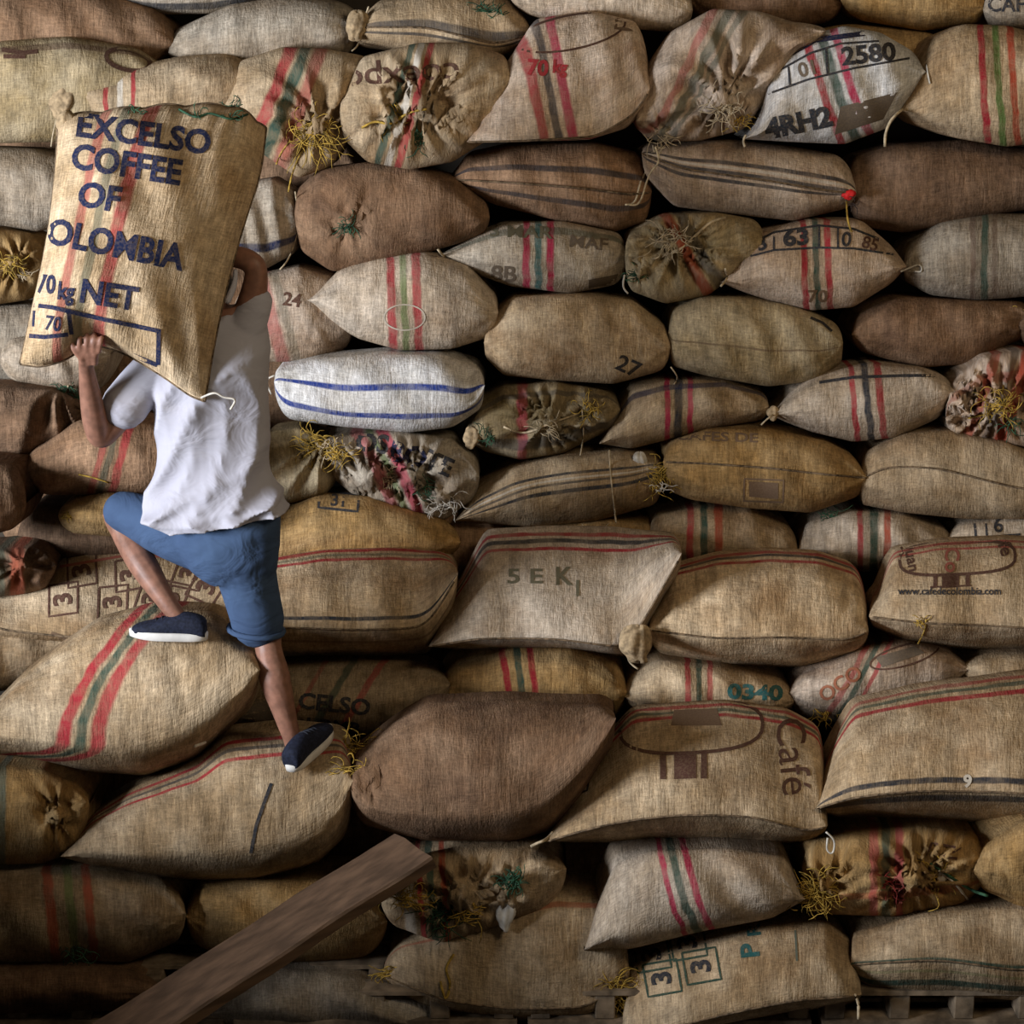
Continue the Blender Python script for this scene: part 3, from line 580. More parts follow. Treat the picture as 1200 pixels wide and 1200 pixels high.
# --- row F, peeping over the ledge
k = sack('f1', 'tan sack with a small printed square beside the dangling shirt hem', (262, 640), [(320, 606), (372, 580), (430, 580), (495, 600)], (540, 636), [(500, 660), (400, 666), (300, 664)], 7.7, 'gold', dim=.95, n=2.0, a=.25)
strokes(k, [box(374, 577, 420, 597, 6)], 3, 'black'); text(k, '31', 397, 587, 20, 6, ink='black')
k = sack('f2', 'tan sack end with three upright bands, low behind the plain pale pillow-like sack', (758, 642), [(770, 602), (820, 592), (880, 594), (915, 610)], (936, 648), [(900, 668), (800, 668)], YF, 'tan', stripes=[('px', 809, 5, 'red', .8), ('px', 825, 5, 'green', .85), ('px', 842, 6, 'rust', .8)], lip=False)
k = sack('f3', 'sack end with three upright bands and green threads, right of another banded end', (935, 645), [(950, 610), (1000, 598), (1060, 599), (1100, 614)], (1120, 650), [(1060, 670), (960, 670)], YF, 'pale', dim=.8, stripes=[('px', 1008, 4, 'red', .8), ('px', 1024, 6, 'green', .85), ('px', 1040, 5, 'rust', .8)], lip=False)
tuft(k, 975, 606, 22, 18, 'green', 'green_strands')
k = sack('f4', 'sack end printed with boxed figures 1 and 6 at the right edge', (1110, 632), [(1130, 611), (1180, 602)], (1290, 622), [(1200, 680), (1130, 670)], YF, 'pale', dim=.8, lip=False)
text(k, '1', 1143, 622, 22, -6, ink='black'); text(k, '6', 1170, 616, 24, -4, ink='black'); strokes(k, [[(1155, 608), (1157, 632)], [(1120, 633), (1160, 629), (1196, 626)]], 2.5, 'black')
k = sack('f5', 'thin strip of tan sack showing just above the big grey-green pillow-like one', (590, 640), [(660, 610), (700, 604), (760, 612)], (800, 640), [(740, 680), (640, 680)], 7.95, 'gold', dim=.85, lip=False)
tuft(k, 700, 626, 20, 16, 'twine', 'frayed_twine')
# --- row E, lying so that the tops show
k = sack('l8', 'broad sack printed with boxed threes behind the raised foot', (-60, 712), [(0, 684), (40, 660), (100, 641), (200, 645), (270, 655)], (300, 700), [(270, 760), (150, 770), (0, 765)], 7.2, 'tan', a=.5, n=1.5, Ln=.62, seam=[(0, 738), (100, 748), (220, 750)])
for (bx_, by_, rt) in ((74, 702, 80), (96, 668, 78), (132, 705, 82), (152, 673, 78), (178, 702, 98), (222, 672, 100), (242, 688, 112), (200, 700, 100)):
    strokes(k, [box(bx_-17, by_-18, bx_+17, by_+18, rt-88, .15)], 2.5, 'brown'); text(k, '3', bx_, by_, 30, rt-180, 1.1, ink='brown', bold=.03)
strokes(k, [[(70, 664), (140, 652), (230, 652)]], 3, 'red', faint=True); strokes(k, [[(60, 742), (78, 748), (96, 742)]], 4, 'brown', faint=True)
k = sack('e1', 'pillow-like sack with red lines on top and a black band, right of the man', (232, 738), [(270, 690), (310, 655), (380, 643), (460, 641), (512, 645)], (537, 672), [(520, 740), (503, 766), (440, 771), (350, 771)], YE, 'tan', a=.6, n=1.7, Ln=.75, seam=[(330, 735), (420, 738), (500, 735)],
         stripes=[('v', .97, .022, 'red', .85), ('v', .86, .022, 'red', .85), ('v', .915, .018, 'green', .5), ('v', .13, .03, 'black', .9), ('v', -.45, .05, 'gold' if 0 else 'brown', .4)], dim=1.1)
k = sack('e2', 'big grey-green pillow-like sack with red and black lines along its top edge', (502, 758), [(520, 710), (545, 668), (568, 620), (640, 616), (720, 617), (785, 625)], (799, 648), [(780, 700), (752, 760), (738, 771), (660, 764), (560, 764)], YE, 'pale', dim=.85, a=.62, n=1.45, Ln=.72, rec=.05, seam=[(560, 748), (650, 748), (735, 760)], sharp='L',
         stripes=[('v', .93, .020, 'red', .8), ('v', .87, .024, 'black', .8), ('v', .80, .018, 'red', .85)])
text(k, '5 E', 615, 676, 24, 0, 1.4, ink='green', faint=True); text(k, 'K', 660, 676, 30, 0, ink='green', faint=True); text(k, '1', 677, 690, 26, 0, ink='green', faint=True)
k = sack('e3', 'plump pale pillow-like sack with red lines on top and a knotted corner', (760, 738), [(770, 705), (788, 665), (840, 650), (900, 645), (960, 648), (1000, 662)], (1018, 740), [(1000, 770), (940, 782), (860, 782), (780, 770)], YE, 'tan', dim=1.32, a=.55, n=1.75, Ln=.72, rec=.06, seam=[(840, 748), (920, 746), (990, 750)],
         stripes=[('v', .985, .02, 'red', .8), ('v', .95, .018, 'black', .8), ('v', .885, .022, 'red', .85)])
knot(k, 746, 752, .062, st=1.2, seed=2, Y=7.15); cord(k, [(735, 764), (738, 776), (748, 784)], 'twine', .005)
k = sack('e4', 'tan sack with a brown oval emblem on two posts, at the right edge', (1018, 722), [(1030, 690), (1045, 645), (1100, 634), (1180, 630), (1240, 634)], (1300, 700), [(1250, 760), (1150, 763), (1060, 758), (1026, 738)], YE, 'tan', dim=1.1, a=.55, n=1.7, Ln=.72, rec=.06, seam=[(1080, 730), (1150, 732), (1230, 738)],
         stripes=[('v', .965, .018, 'red', .7), ('v', .90, .016, 'red', .7)])
strokes(k, [oval(1122, 654, 68, 19, -3, 3)], 3.5, 'brown', name='printed_oval'); text(k, 'Juan', 1068, 655, 18, 78, ink='brown'); text(k, 'Co', 1115, 656, 24, 90, ink='red', faint=True); text(k, 'fe', 1178, 643, 22, 70, ink='brown')
quadpatch(k, [(1104, 673), (1124, 672), (1124, 688), (1104, 689)], 'brown'); strokes(k, [[(1096, 673), (1096, 688)], [(1134, 671), (1134, 687)]], 5, 'brown'); strokes(k, [[(1090, 688), (1138, 686)]], 2, 'brown'); text(k, 'www.cafedecolombia.com', 1113, 693, 12, 0, .95, ink='black')
cord(k, [(1085, 726), (1084, 738), (1076, 754)], 'straw', .003); tuft(k, 1079, 728, 10, 10, 'straw')
# --- row D, in the gaps of the ledge
sack('l9', 'plain brown sack at the left edge behind the big sack under the raised foot', (-90, 780), [(-10, 732), (40, 735)], (100, 752), [(60, 800), (-10, 812)], 7.22, 'tan', dim=.8, lip=False)
k = sack('d1', 'sack with faded bands and dark lettering behind the standing leg', (262, 842), [(285, 800), (330, 775), (420, 769), (490, 774)], (528, 802), [(480, 875), (310, 875)], 7.16, 'tan', dim=.75, a=.4, n=1.8, stripes=[('px', 352, 4, 'red', .4), ('px', 385, 6, 'green', .7), ('px', 420, 6, 'red', .6)], slant=.12, lip=False)
text(k, 'CELSO', 392, 826, 26, 6, 1.1, ink='black', bold=.03); text(k, 'LOMB', 390, 852, 20, 6, 1.2, ink='black', bold=.03); quadpatch(k, [(290, 818), (322, 822), (322, 846), (282, 842)], 'black', True)
k = sack('d2', 'tan sack with red, green and red bands, half hidden by the dark brown pillow-like one', (514, 812), [(540, 776), (600, 757), (670, 757), (715, 773)], (735, 812), [(700, 850), (560, 850)], YD, 'gold', dim=1.02, stripes=[('px', 595, 5, 'red', .9), ('px', 611, 5, 'green', .85), ('px', 627, 5, 'red', .9)], slant=-.03, lip=False)
k = sack('d3', 'tan sack stamped 0340 above the big emblem sack', (731, 816), [(745, 786), (770, 772), (850, 778), (900, 790)], (932, 822), [(880, 850), (780, 850)], YD, 'tan', stripes=[('px', 806, 4, 'red', .8), ('px', 819, 4, 'green', .8), ('px', 832, 4, 'red', .7)], lip=False)
text(k, '0340', 885, 812, 24, 2, 1.35, ink='teal', bold=.04)
k = sack('d4', 'slanting sack with a dark emblem between the emblem sack and the right-edge one', (925, 812), [(950, 786), (1010, 757), (1060, 744), (1110, 759)], (1142, 784), [(1100, 825), (1000, 850), (940, 840)], YD, 'rose', dim=.8, stripes=[('px', 990, 5, 'red', .6), ('px', 1004, 5, 'green', .8), ('px', 1020, 4, 'red', .7)], slant=.12, sharp='R', lip=False)
quadpatch(k, [(1026, 770), (1072, 757), (1084, 765), (1034, 782)], 'black', True); text(k, 'OCO', 985, 802, 24, -35, ink='rust', faint=True); strokes(k, [oval(1060, 768, 42, 12, -16)], 2, 'brown'); tuft(k, 968, 835, 20, 20, 'straw')
sack('d5', 'narrow strip of plain sack at the right edge between two big lying ones', (1125, 785), [(1165, 764), (1200, 763)], (1300, 775), [(1250, 840), (1160, 830)], YD, 'tan', dim=.9, lip=False)
# --- row C, the big ledge sacks
k = sack('B1', 'big taut sack under the raised foot, bands curving over it', (-60, 862), [(-20, 838), (20, 796), (60, 764), (110, 730), (180, 711), (250, 715), (290, 742)], (305, 785), [(285, 838), (228, 890), (170, 909), (100, 905), (20, 888)], 6.5, 'tan', dim=.95, a=.55, n=2.05, Ln=.8, rec=.10, seam=[(0, 862), (80, 872), (160, 872), (220, 856), (262, 826), (290, 800)], sp=2.0, lip=False,
         stripes=[('px', 74, 10, 'red', .85), ('px', 94, 8, 'green', .8), ('px', 115, 11, 'red', .8)], slant=.24)
cord(k, [(228, 874), (234, 872), (240, 870)], 'white', .007, 'tied_ear')
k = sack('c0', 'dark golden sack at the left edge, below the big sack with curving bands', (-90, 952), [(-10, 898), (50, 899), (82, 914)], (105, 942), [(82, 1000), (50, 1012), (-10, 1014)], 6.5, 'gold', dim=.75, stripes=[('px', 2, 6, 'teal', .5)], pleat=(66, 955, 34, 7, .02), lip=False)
k = sack('c1', 'wide tan sack carrying the standing foot, red lines across its back', (70, 1004), [(108, 952), (150, 925), (230, 890), (265, 858), (330, 852), (395, 858)], (414, 915), [(400, 985), (372, 1012), (300, 1032), (200, 1031), (110, 1018)], 6.45, 'tan', a=.52, n=2.05, Ln=.75, rec=.08, seam=[(110, 1000), (150, 998), (250, 995), (340, 985), (396, 955)], dim=.92, sharp='L', lip=False,
         stripes=[('v', .91, .02, 'red', .85), ('v', .84, .02, 'black', .7), ('v', .76, .02, 'red', .85)])
strokes(k, [[(318, 918), (308, 945), (300, 968), (294, 1000)]], 4, 'black'); tuft(k, 408, 880, 34, 60, 'straw', droop=1.2); tuft(k, 410, 905, 26, 30, 'straw', droop=1.5)
k = sack('c2', 'plain dark brown pillow-like sack at the bottom centre', (411, 925), [(420, 878), (462, 846), (502, 822), (600, 819), (700, 824)], (722, 842), [(706, 890), (680, 938), (650, 972), (600, 989), (500, 987), (430, 968)], 6.4, 'brown', dim=.80, a=.52, n=2.0, Ln=.75, rec=.08, seam=[(436, 945), (480, 952), (560, 955), (640, 940), (690, 895)], lip=False, stain=.9, pleat=(436, 910, 26, 7, .010))
k = sack('c3', 'tan sack with a large brown oval emblem and slanting cafe lettering', (638, 987), [(655, 950), (682, 905), (712, 862), (742, 829), (850, 822), (925, 832), (958, 850)], (970, 968), [(945, 988), (900, 993), (800, 993), (700, 988)], 6.42, 'tan', dim=1.05, a=.64, n=1.4, Ln=.76, rec=.02, seam=[(680, 974), (730, 962), (800, 954), (880, 956), (945, 974)], sharp='L',
         stripes=[('v', .975, .016, 'red', .8), ('v', .93, .016, 'green', .7), ('v', .885, .018, 'red', .85)])
strokes(k, [oval(810, 852, 84, 30, -3, 2.6)], 4, 'brown', name='printed_oval'); quadpatch(k, [(790, 884), (816, 884), (816, 912), (790, 913)], 'brown'); strokes(k, [[(777, 885), (777, 913)], [(825, 882), (825, 912)]], 7, 'brown', name='printed_bar')
quadpatch(k, [(790, 832), (840, 830), (846, 850), (786, 850)], 'brown', True); text(k, 'Café', 928, 886, 50, 84, 1.0, ink='brown', bold=.0); strokes(k, [[(695, 875), (688, 926), (668, 934)], [(700, 868), (693, 890)]], 2.5, 'black')
cord(k, [(648, 975), (640, 984), (630, 988), (622, 992)], 'twine', .006, 'tied_ear'); cord(k, [(968, 975), (978, 985), (976, 1000), (969, 996), (970, 982)], 'white', .004)
k = sack('c4', 'large tan sack at the lower right edge, red lines on top and black band below', (955, 948), [(962, 905), (976, 868), (1000, 824), (1080, 806), (1200, 790), (1260, 790)], (1310, 880), [(1250, 962), (1150, 965), (1060, 965), (980, 962)], 6.42, 'tan', dim=1.15, a=.62, n=1.5, Ln=.8, rec=.04, seam=[(1000, 934), (1080, 926), (1180, 928), (1250, 935)], sharp='L',
         stripes=[('v', .985, .018, 'red', .6), ('v', .93, .02, 'green', .7), ('v', .86, .025, 'red', .85), ('v', .10, .035, 'black', .85), ('v', -.22, .12, 'black', .8)])
text(k, '9', 1134, 916, 20, 0, ink='pale', bold=.04)
# --- row B
k = sack('b0', 'sack at the lower left edge with muted red and green bands', (-90, 1072), [(-10, 1020), (100, 1014), (188, 1028)], (218, 1072), [(202, 1106), (150, 1128), (50, 1130), (-10, 1130)], YB, 'tan', dim=.8, stripes=[('px', 60, 7, 'rust', .7), ('px', 84, 7, 'leaf', .5), ('px', 106, 6, 'rust', .7)], slant=-.02, lip=False)
tuft(k, 88, 1112, 26, 20, 'green', 'green_strands')
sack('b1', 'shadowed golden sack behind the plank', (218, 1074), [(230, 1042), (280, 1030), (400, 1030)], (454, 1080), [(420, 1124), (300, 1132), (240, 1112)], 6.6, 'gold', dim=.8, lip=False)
k = sack('b2', 'gathered sack with a green-tied white scrap at the end of the plank', (446, 1052), [(468, 1004), (540, 991), (620, 994)], (664, 1018), [(625, 1072), (560, 1097), (520, 1107), (470, 1088)], 6.46, 'tan', dim=.9, stripes=[('px', 493, 4, 'red', .8), ('px', 506, 5, 'green', .8), ('px', 521, 4, 'rust', .8), ('px', 478, 8, 'pale', .6)], slant=-.02, pleat=[(540, 1052, 60, 13, .028), (592, 1046, 30, 7, .02)], lip=False)
tuft(k, 600, 1032, 22, 44, 'green', 'green_tie'); tuft(k, 520, 1072, 36, 44, 'green', 'green_strands'); tuft(k, 480, 1052, 30, 34, 'straw'); tuft(k, 545, 1066, 30, 24, 'straw'); knot(k, 593, 1068, .035, CORD['white'], 'white_scrap', 2.0, dirx=.3)
k = sack('b3', 'pale tan sack with pink and green slanting bands under the emblem sack', (684, 1114), [(698, 1064), (720, 1012), (760, 996), (850, 993), (920, 1000)], (944, 1054), [(905, 1076), (820, 1092), (740, 1112)], 6.42, 'pale', dim=.8, stripes=[('px', 788, 4, 'pink', .85), ('px', 802, 6, 'green', .8), ('px', 818, 5, 'pink', .9)], slant=-.06, n=2.3, sharp='LR', lip=False)
k = sack('b4', 'sack knotted with yellow straw and brown zigzag marks, lower right', (937, 1052), [(950, 986), (1000, 969), (1080, 967), (1138, 974)], (1156, 1020), [(1115, 1062), (1050, 1074), (980, 1072)], 6.5, 'gold', dim=.85, stripes=[('px', 1024, 6, 'pink', .5), ('px', 1038, 6, 'green', .7), ('px', 1054, 6, 'pink', .6), ('v', -.5, .12, 'rust', .4)], pleat=[(1070, 1030, 60, 15, .034), (965, 1040, 40, 9, .028)], lip=False)
strokes(k, [[(1088, 998), (1092, 988), (1126, 994), (1104, 1004), (1122, 1006)]], 3, 'brown'); tuft(k, 960, 1046, 36, 60, 'straw'); tuft(k, 1040, 1032, 26, 20, 'maroon', 'red_strands'); tuft(k, 1100, 1026, 32, 30, 'straw'); cord(k, [(1090, 1012), (1110, 1025), (1136, 1042), (1158, 1050)], 'green', .006, 'tie_cord'); cord(k, [(1100, 1020), (1120, 1036), (1134, 1054)], 'white', .005, 'tie_cord'); knot(k, 1102, 1026, .02, CORD['white'], 'white_tie')
sack('b5', 'plain gold-tan sack at the lower right edge, beside the straw-knotted one', (1141, 1020), [(1160, 986), (1200, 960)], (1300, 1000), [(1240, 1068), (1200, 1066), (1165, 1048)], 6.44, 'gold', dim=.95, lip=False)
# --- row A
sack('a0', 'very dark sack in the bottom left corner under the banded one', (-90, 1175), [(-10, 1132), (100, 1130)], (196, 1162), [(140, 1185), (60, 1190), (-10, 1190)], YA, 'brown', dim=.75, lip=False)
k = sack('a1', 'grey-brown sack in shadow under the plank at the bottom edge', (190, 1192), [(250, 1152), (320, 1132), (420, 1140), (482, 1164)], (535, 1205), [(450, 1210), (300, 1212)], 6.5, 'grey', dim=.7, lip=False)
tuft(k, 300, 1146, 16, 20, 'dark', 'dark_strands')
k = sack('a2', 'tan sack with stray yellow straw at the bottom centre', (448, 1142), [(480, 1102), (545, 1082), (600, 1062), (650, 1046), (705, 1050)], (738, 1140), [(705, 1192), (600, 1197), (520, 1186)], 6.5, 'tan', dim=.85, stripes=[('v', .9, .03, 'rust', .5)], seam=[(520, 1172), (600, 1182), (690, 1180)])
cord(k, [(532, 1118), (522, 1136), (528, 1152), (522, 1172), (516, 1150)], 'straw', .005); tuft(k, 456, 1138, 22, 20, 'straw'); tuft(k, 722, 1160, 34, 60, 'straw')
k = sack('a3', 'sack with boxed threes and a turned P, lower edge right of centre', (728, 1214), [(738, 1130), (800, 1104), (900, 1082), (970, 1077), (996, 1100)], (1010, 1166), [(960, 1182), (850, 1203), (780, 1216)], 6.36, 'tan', dim=1.1, a=.35, n=1.6, seam=[(780, 1206), (850, 1188), (930, 1172), (990, 1168)])
for (bx_, by_) in ((776, 1146), (822, 1132), (806, 1104), (764, 1118)):
    strokes(k, [box(bx_-20, by_-19, bx_+20, by_+19, -10)], 2.5, 'green'); text(k, '3', bx_, by_, 32, -98, 1.1, ink='black', bold=.03)
text(k, 'P', 880, 1114, 30, -96, 1.1, ink='teal', bold=.03); text(k, 'R', 884, 1090, 22, -96, 1.1, ink='teal', bold=.03); strokes(k, [[(932, 1090), (934, 1126)]], 2.5, 'teal', faint=True); cord(k, [(1002, 1166), (1006, 1176), (1006, 1194)], 'twine', .006, 'tied_ear')
sack('a4', 'sack with two dark green bands in the bottom right corner, on the pallet', (996, 1130), [(1000, 1092), (1080, 1070), (1200, 1058)], (1310, 1110), [(1200, 1173), (1100, 1167), (1030, 1167)], 6.44, 'tan', dim=.95, stripes=[('v', .0, .07, 'green', .85), ('v', -.62, .10, 'green', .85), ('v', -.3, .05, 'leaf', .3)], seam=[(1060, 1126), (1100, 1124), (1200, 1138)])

# --- filler sacks added behind the gaps so these read dark
for key_, lab_, x0, x1, y0, y1, YY_ in (('g1', 'dark filler sack added in the gap below the big sack under the raised foot', 40, 200, 885, 1045, 7.32), ('g2', 'dark filler sack added in the gap right of the straw-tied standing-foot sack', 330, 520, 930, 1040, 7.3),
      ('g3', 'dark filler sack added in the gap below the long ear of the emblem sack', 600, 790, 985, 1100, 7.3), ('g4', 'dark filler sack added behind the plank at the bottom', 150, 470, 1040, 1165, 7.25),
      ('g5', 'dark filler sack added in the gap left of the grey-green pillow-like one', 440, 600, 590, 740, 7.95), ('g6', 'dark filler sack added in the gap right of the boxed threes sack', 960, 1060, 1045, 1165, 7.2),
      ('g7', 'dark filler sack added in the gap over the stamped 0340 sack', 680, 800, 745, 850, 7.9), ('g8', 'dark filler sack added in the gap left of the right-edge lying sack', 900, 1060, 950, 1040, 7.3),
      ('g9', 'dark filler sack added behind the raised knee', 0, 240, 560, 660, 8.0), ('g10', 'dark filler sack added behind the white woven one', 250, 420, 400, 520, 8.35), ('g11', 'dark filler sack added behind the carried one', 60, 330, 280, 420, 8.35), ('g12', 'dark filler sack added in the gap below the straw-hung gathered one', 235, 430, 150, 262, 8.58),
      ('g13', 'dark filler sack added in the gap at the left edge, third row', -90, 150, 130, 210, 8.58), ('g14', 'dark filler sack added behind the bent elbow', 40, 300, 400, 500, 8.3)):
    sack(key_, lab_, (x0, (y0+y1)/2), [(x0+.2*(x1-x0), y0+4), (x0+.8*(x1-x0), y0+3)], (x1, (y0+y1)/2), [(x1-.2*(x1-x0), y1-3), (x0+.2*(x1-x0), y1-2)], YY_, 'brown', Ln=.4, lip=False, group='filler sacks added inside the pile')
# ================================================================== the carried sack
def carried():
    c = {}
    TL, TR, BR, BL = P(68, 141, 6.62), P(334, 132, 6.66), P(240, 470, 6.50), P(16, 432, 6.46)
    N1 = 72; t = (1-np.cos(np.linspace(0, math.pi, N1)))/2; t = .6*t+.4*np.linspace(0, 1, N1)
    U, V = np.meshgrid(t, t, indexing='ij')
    a = [np.array(p) for p in (TL, TR, BR, BL)]
    def bil(U, V): return ((1-U)*(1-V))[..., None]*a[3] + (U*(1-V))[..., None]*a[2] + (U*V)[..., None]*a[1] + ((1-U)*V)[..., None]*a[0]
    right = (a[2]-a[3]); right /= np.linalg.norm(right); up = (a[0]-a[3]); up /= np.linalg.norm(up)
    nrm = np.cross(right, up); nrm /= np.linalg.norm(nrm)
    u2, v2 = 2*U-1, 2*V-1
    Ub = U; Vb = V
    base = bil(Ub, Vb)
    # the sides pull in where the bag is stuffed, the top is gathered and bulges between stitches
    base = base + right*((.035*(1-v2**2))*np.where(u2 < 0, 1, -1)*np.abs(u2)**2)[..., None]
    edge = np.interp(U, [0, .12, .25, .36, .5, .62, .78, .92, 1], [0, .015, .06, .135, .13, .105, .06, .012, 0])
    edge = np.array([smooth1(r_, 1) for r_ in edge.T]).T; edge = smooth1(edge, 6)
    base = base + up*(edge*(1-V)**2.2)[..., None]
    cr_ = np.clip((u2+v2-1.45)/.55, 0, 1)**1.5; base = base - (right*.055+up*.075)[None, None, :]*cr_[..., None]
    cb_ = np.clip((-u2-v2-1.40)/.60, 0, 1)**1.5; base = base + (right*.018+up*.02)[None, None, :]*cb_[..., None]
    base = base + up*((.030*(1-u2**2)*np.where(v2 > 0, 1.0, -.15))*np.abs(v2)**3)[..., None]
    base = base + up*(.012*np.abs(np.sin(U*17))*np.clip((V-.86)/.14, 0, 1)**2)[..., None]
    uw = np.where(U < .40, U/.40-1, (U-.40)/.60); infl = ((1-np.abs(uw)**2.1)*(1-np.abs(v2)**2.8))**.55
    rs = np.random.RandomState(4); d = np.zeros_like(U)
    for _ in range(9):
        ku, kv = rs.uniform(1, 4), rs.uniform(1, 4); d += .004*np.sin(ku*U*6.28+kv*V*6.28+rs.uniform(0, 6.28))
    d += .010*np.sin(U*58+3*np.sin(U*9))*np.exp(-(1-V)/.07)*np.clip((1-V)/.03, 0, 1)
    d += .006*np.sin(U*40)*np.exp(-V/.05)*np.clip(V/.03, 0, 1)
    d -= .03*np.exp(-((U-.34)/.12)**2-((V-.0)/.10)**2)      # dented over the gripping hand
    asym = 1 - .06*u2
    fr = base + nrm*((.29*infl*asym + d*np.minimum(1, infl*2)))[..., None]
    bk = base - nrm*((.145*infl + d*.5*np.minimum(1, infl*2)))[..., None]
    n = N1*N1; idx = np.arange(n).reshape(N1, N1)
    q = np.stack([idx[:-1, :-1], idx[1:, :-1], idx[1:, 1:], idx[:-1, 1:]], -1).reshape(-1, 4)
    V3 = np.concatenate([fr.reshape(-1, 3), bk.reshape(-1, 3)])
    faces = q.tolist() + (q[:, ::-1]+n).tolist()
    ring = idx[:, 0].tolist()+idx[-1, 1:].tolist()+idx[-2::-1, -1].tolist()+idx[0, -2:0:-1].tolist()
    for i in range(len(ring)):
        p_, r_ = ring[i], ring[(i+1) % len(ring)]; faces.append((r_, p_, p_+n, r_+n))
    st = np.stack([np.concatenate([U.ravel(), U.ravel()]), np.concatenate([V.ravel(), -V.ravel()])], -1)
    wv = np.stack([np.concatenate([U.ravel(), U.ravel()+2])*.75, np.concatenate([V.ravel(), V.ravel()])*1.0], -1)
    mat = burlap('tan', [('u', .22, .030, 'red', .6), ('u', .315, .028, 'green', .55), ('u', .42, .038, 'red', .75)], .40, 1.30)
    o = mk('coffee_sack', V3, faces, mat, uvs={'stripe': st, 'weave': wv})
    finish(o, 'big sack lettered EXCELSO COFFEE OF COLOMBIA 70 kg NET, carried on the man\'s back', 'sack', 'filled burlap coffee sack being carried')
    k = Sack(); k.o = o; k.Y = 6.4; k.bvh = BVHTree.FromPolygons([Vector(p) for p in V3.tolist()], faces)
    seam = [Vector(V3[i]) for i in ring]; seam.append(seam[0])
    vs_, fs_ = tubegeo([tuple(p) for p in seam], .006, 5); mk('seam', vs_, fs_, SEAM, o)
    return k
K = carried(); SK['carried'] = K
tkw = dict(ink='navy', bold=.032)
text(K, 'EXCELSO', 168, 158, 39, 8, .98, .0, arc=.0, **tkw)
text(K, 'COFFEE', 148, 194, 41, 9, .92, .0, **tkw)
text(K, 'OF', 116, 232, 41, 9, .95, .05, **tkw)
text(K, 'COLOMBIA', 122, 285, 42, 11.5, .88, .0, **tkw)
text(K, '70', 54, 334, 30, 4, .72, .0, **tkw); text(K, 'kg', 77, 342, 29, 5, .75, .0, **tkw)
text(K, 'NET', 127, 347, 38, 9, .95, .0, **tkw)
strokes(K, [[(26, 356), (60, 360), (120, 374), (186, 388)], [(186, 386), (185, 428)], [(184, 428), (150, 414), (112, 402)], [(28, 393), (52, 395), (80, 392)], [(80, 362), (84, 392)]], 5, 'navy', name='printed_box')
text(K, '31', 34, 374, 26, 4, .8, .0, ink='navy'); text(K, '70', 62, 380, 24, 8, .8, 0, ink='navy')
knot(K, 82, 146, .036, st=1.25, seed=5, Y=6.62, dirx=-.3)
for (x, y) in ((232, 134), (272, 138), (160, 132)): tuft(K, x, y, 14, 9, 'green', 'green_strands')
cord(K, [(210, 128), (230, 138), (246, 132), (270, 140), (290, 134)], 'green', .004, 'stitching_cord')
cord(K, [(236, 466), (252, 460), (262, 466), (276, 468), (270, 480)], 'white', .004)
# ================================================================== the porter
SKIN = simple('skin', (.24, .115, .075), .5, .12, 30, .1, spec=.35)
SHIRT = None
def cloth_mat(name, col, col2, bump=.5, rough=.9, wave=True):
    m = bpy.data.materials.new(name); nt = nodes(m)
    out = N(nt, 'ShaderNodeOutputMaterial'); b = N(nt, 'ShaderNodeBsdfPrincipled'); L(nt, b.outputs[0], out.inputs[0])
    tc = N(nt, 'ShaderNodeTexCoord'); no = N(nt, 'ShaderNodeTexNoise'); no.inputs['Scale'].default_value = 5; no.inputs['Detail'].default_value = 4
    L(nt, tc.outputs['Object'], no.inputs[0])
    L(nt, mixc(nt, no.outputs[0], col, col2), b.inputs['Base Color'])
    n2 = N(nt, 'ShaderNodeTexNoise'); n2.inputs['Scale'].default_value = 6; n2.inputs['Detail'].default_value = 3; n2.inputs['Distortion'].default_value = 1.2
    mp = N(nt, 'ShaderNodeMapping'); mp.inputs['Scale'].default_value = (1.0, .6, 1.5); mp.inputs['Rotation'].default_value = (0, .6, 0)
    L(nt, tc.outputs['Object'], mp.inputs[0]); L(nt, mp.outputs[0], n2.inputs[0])
    bp = N(nt, 'ShaderNodeBump'); bp.inputs['Strength'].default_value = bump; bp.inputs['Distance'].default_value = .04
    L(nt, n2.outputs[0], bp.inputs['Height']); L(nt, bp.outputs[0], b.inputs['Normal'])
    b.inputs['Roughness'].default_value = rough; b.inputs['Specular IOR Level'].default_value = .15
    return m
SHIRT = cloth_mat('white_cotton', (.36, .35, .40), (.44, .43, .47), .35)
DENIM = cloth_mat('blue_denim', (.022, .036, .075), (.07, .118, .21), .5)
hcast = cast(SK['c1'], 347, 905, 0); fcast = cast(SK['B1'], 200, 766, 0)
YM = hcast.y + .04; YB1 = fcast.y
def chain(pts, V, F, n=14):
    """pts: (px, py, Y, r) -> smooth tapering limb with round ends"""
    q = [tuple(P(a, b, c)) + (r,) for a, b, c, r in pts]; wchain(q, V, F, n)
def wchain(q, V, F, n=14):
    s = spline(q, 7); pts = [Vector(p[:3]) for p in s]; rad = [float(p[3]) for p in s]
    d0 = (pts[0]-pts[1]).normalized(); d1 = (pts[-1]-pts[-2]).normalized(); r0, r1 = rad[0], rad[-1]
    pre = [(pts[0]+d0*r0*t, r0*math.sqrt(max(.02, 1-t*t))) for t in (.95, .8, .5)]; post = [(pts[-1]+d1*r1*t, r1*math.sqrt(max(.02, 1-t*t))) for t in (.5, .8, .95)]
    allp = [p for p, _ in pre]+pts+[p for p, _ in post]; allr = [r for _, r in pre]+rad+[r for _, r in post]
    v, f = tubegeo([tuple(p) for p in allp], allr, n, len(V)); V += v; F += f
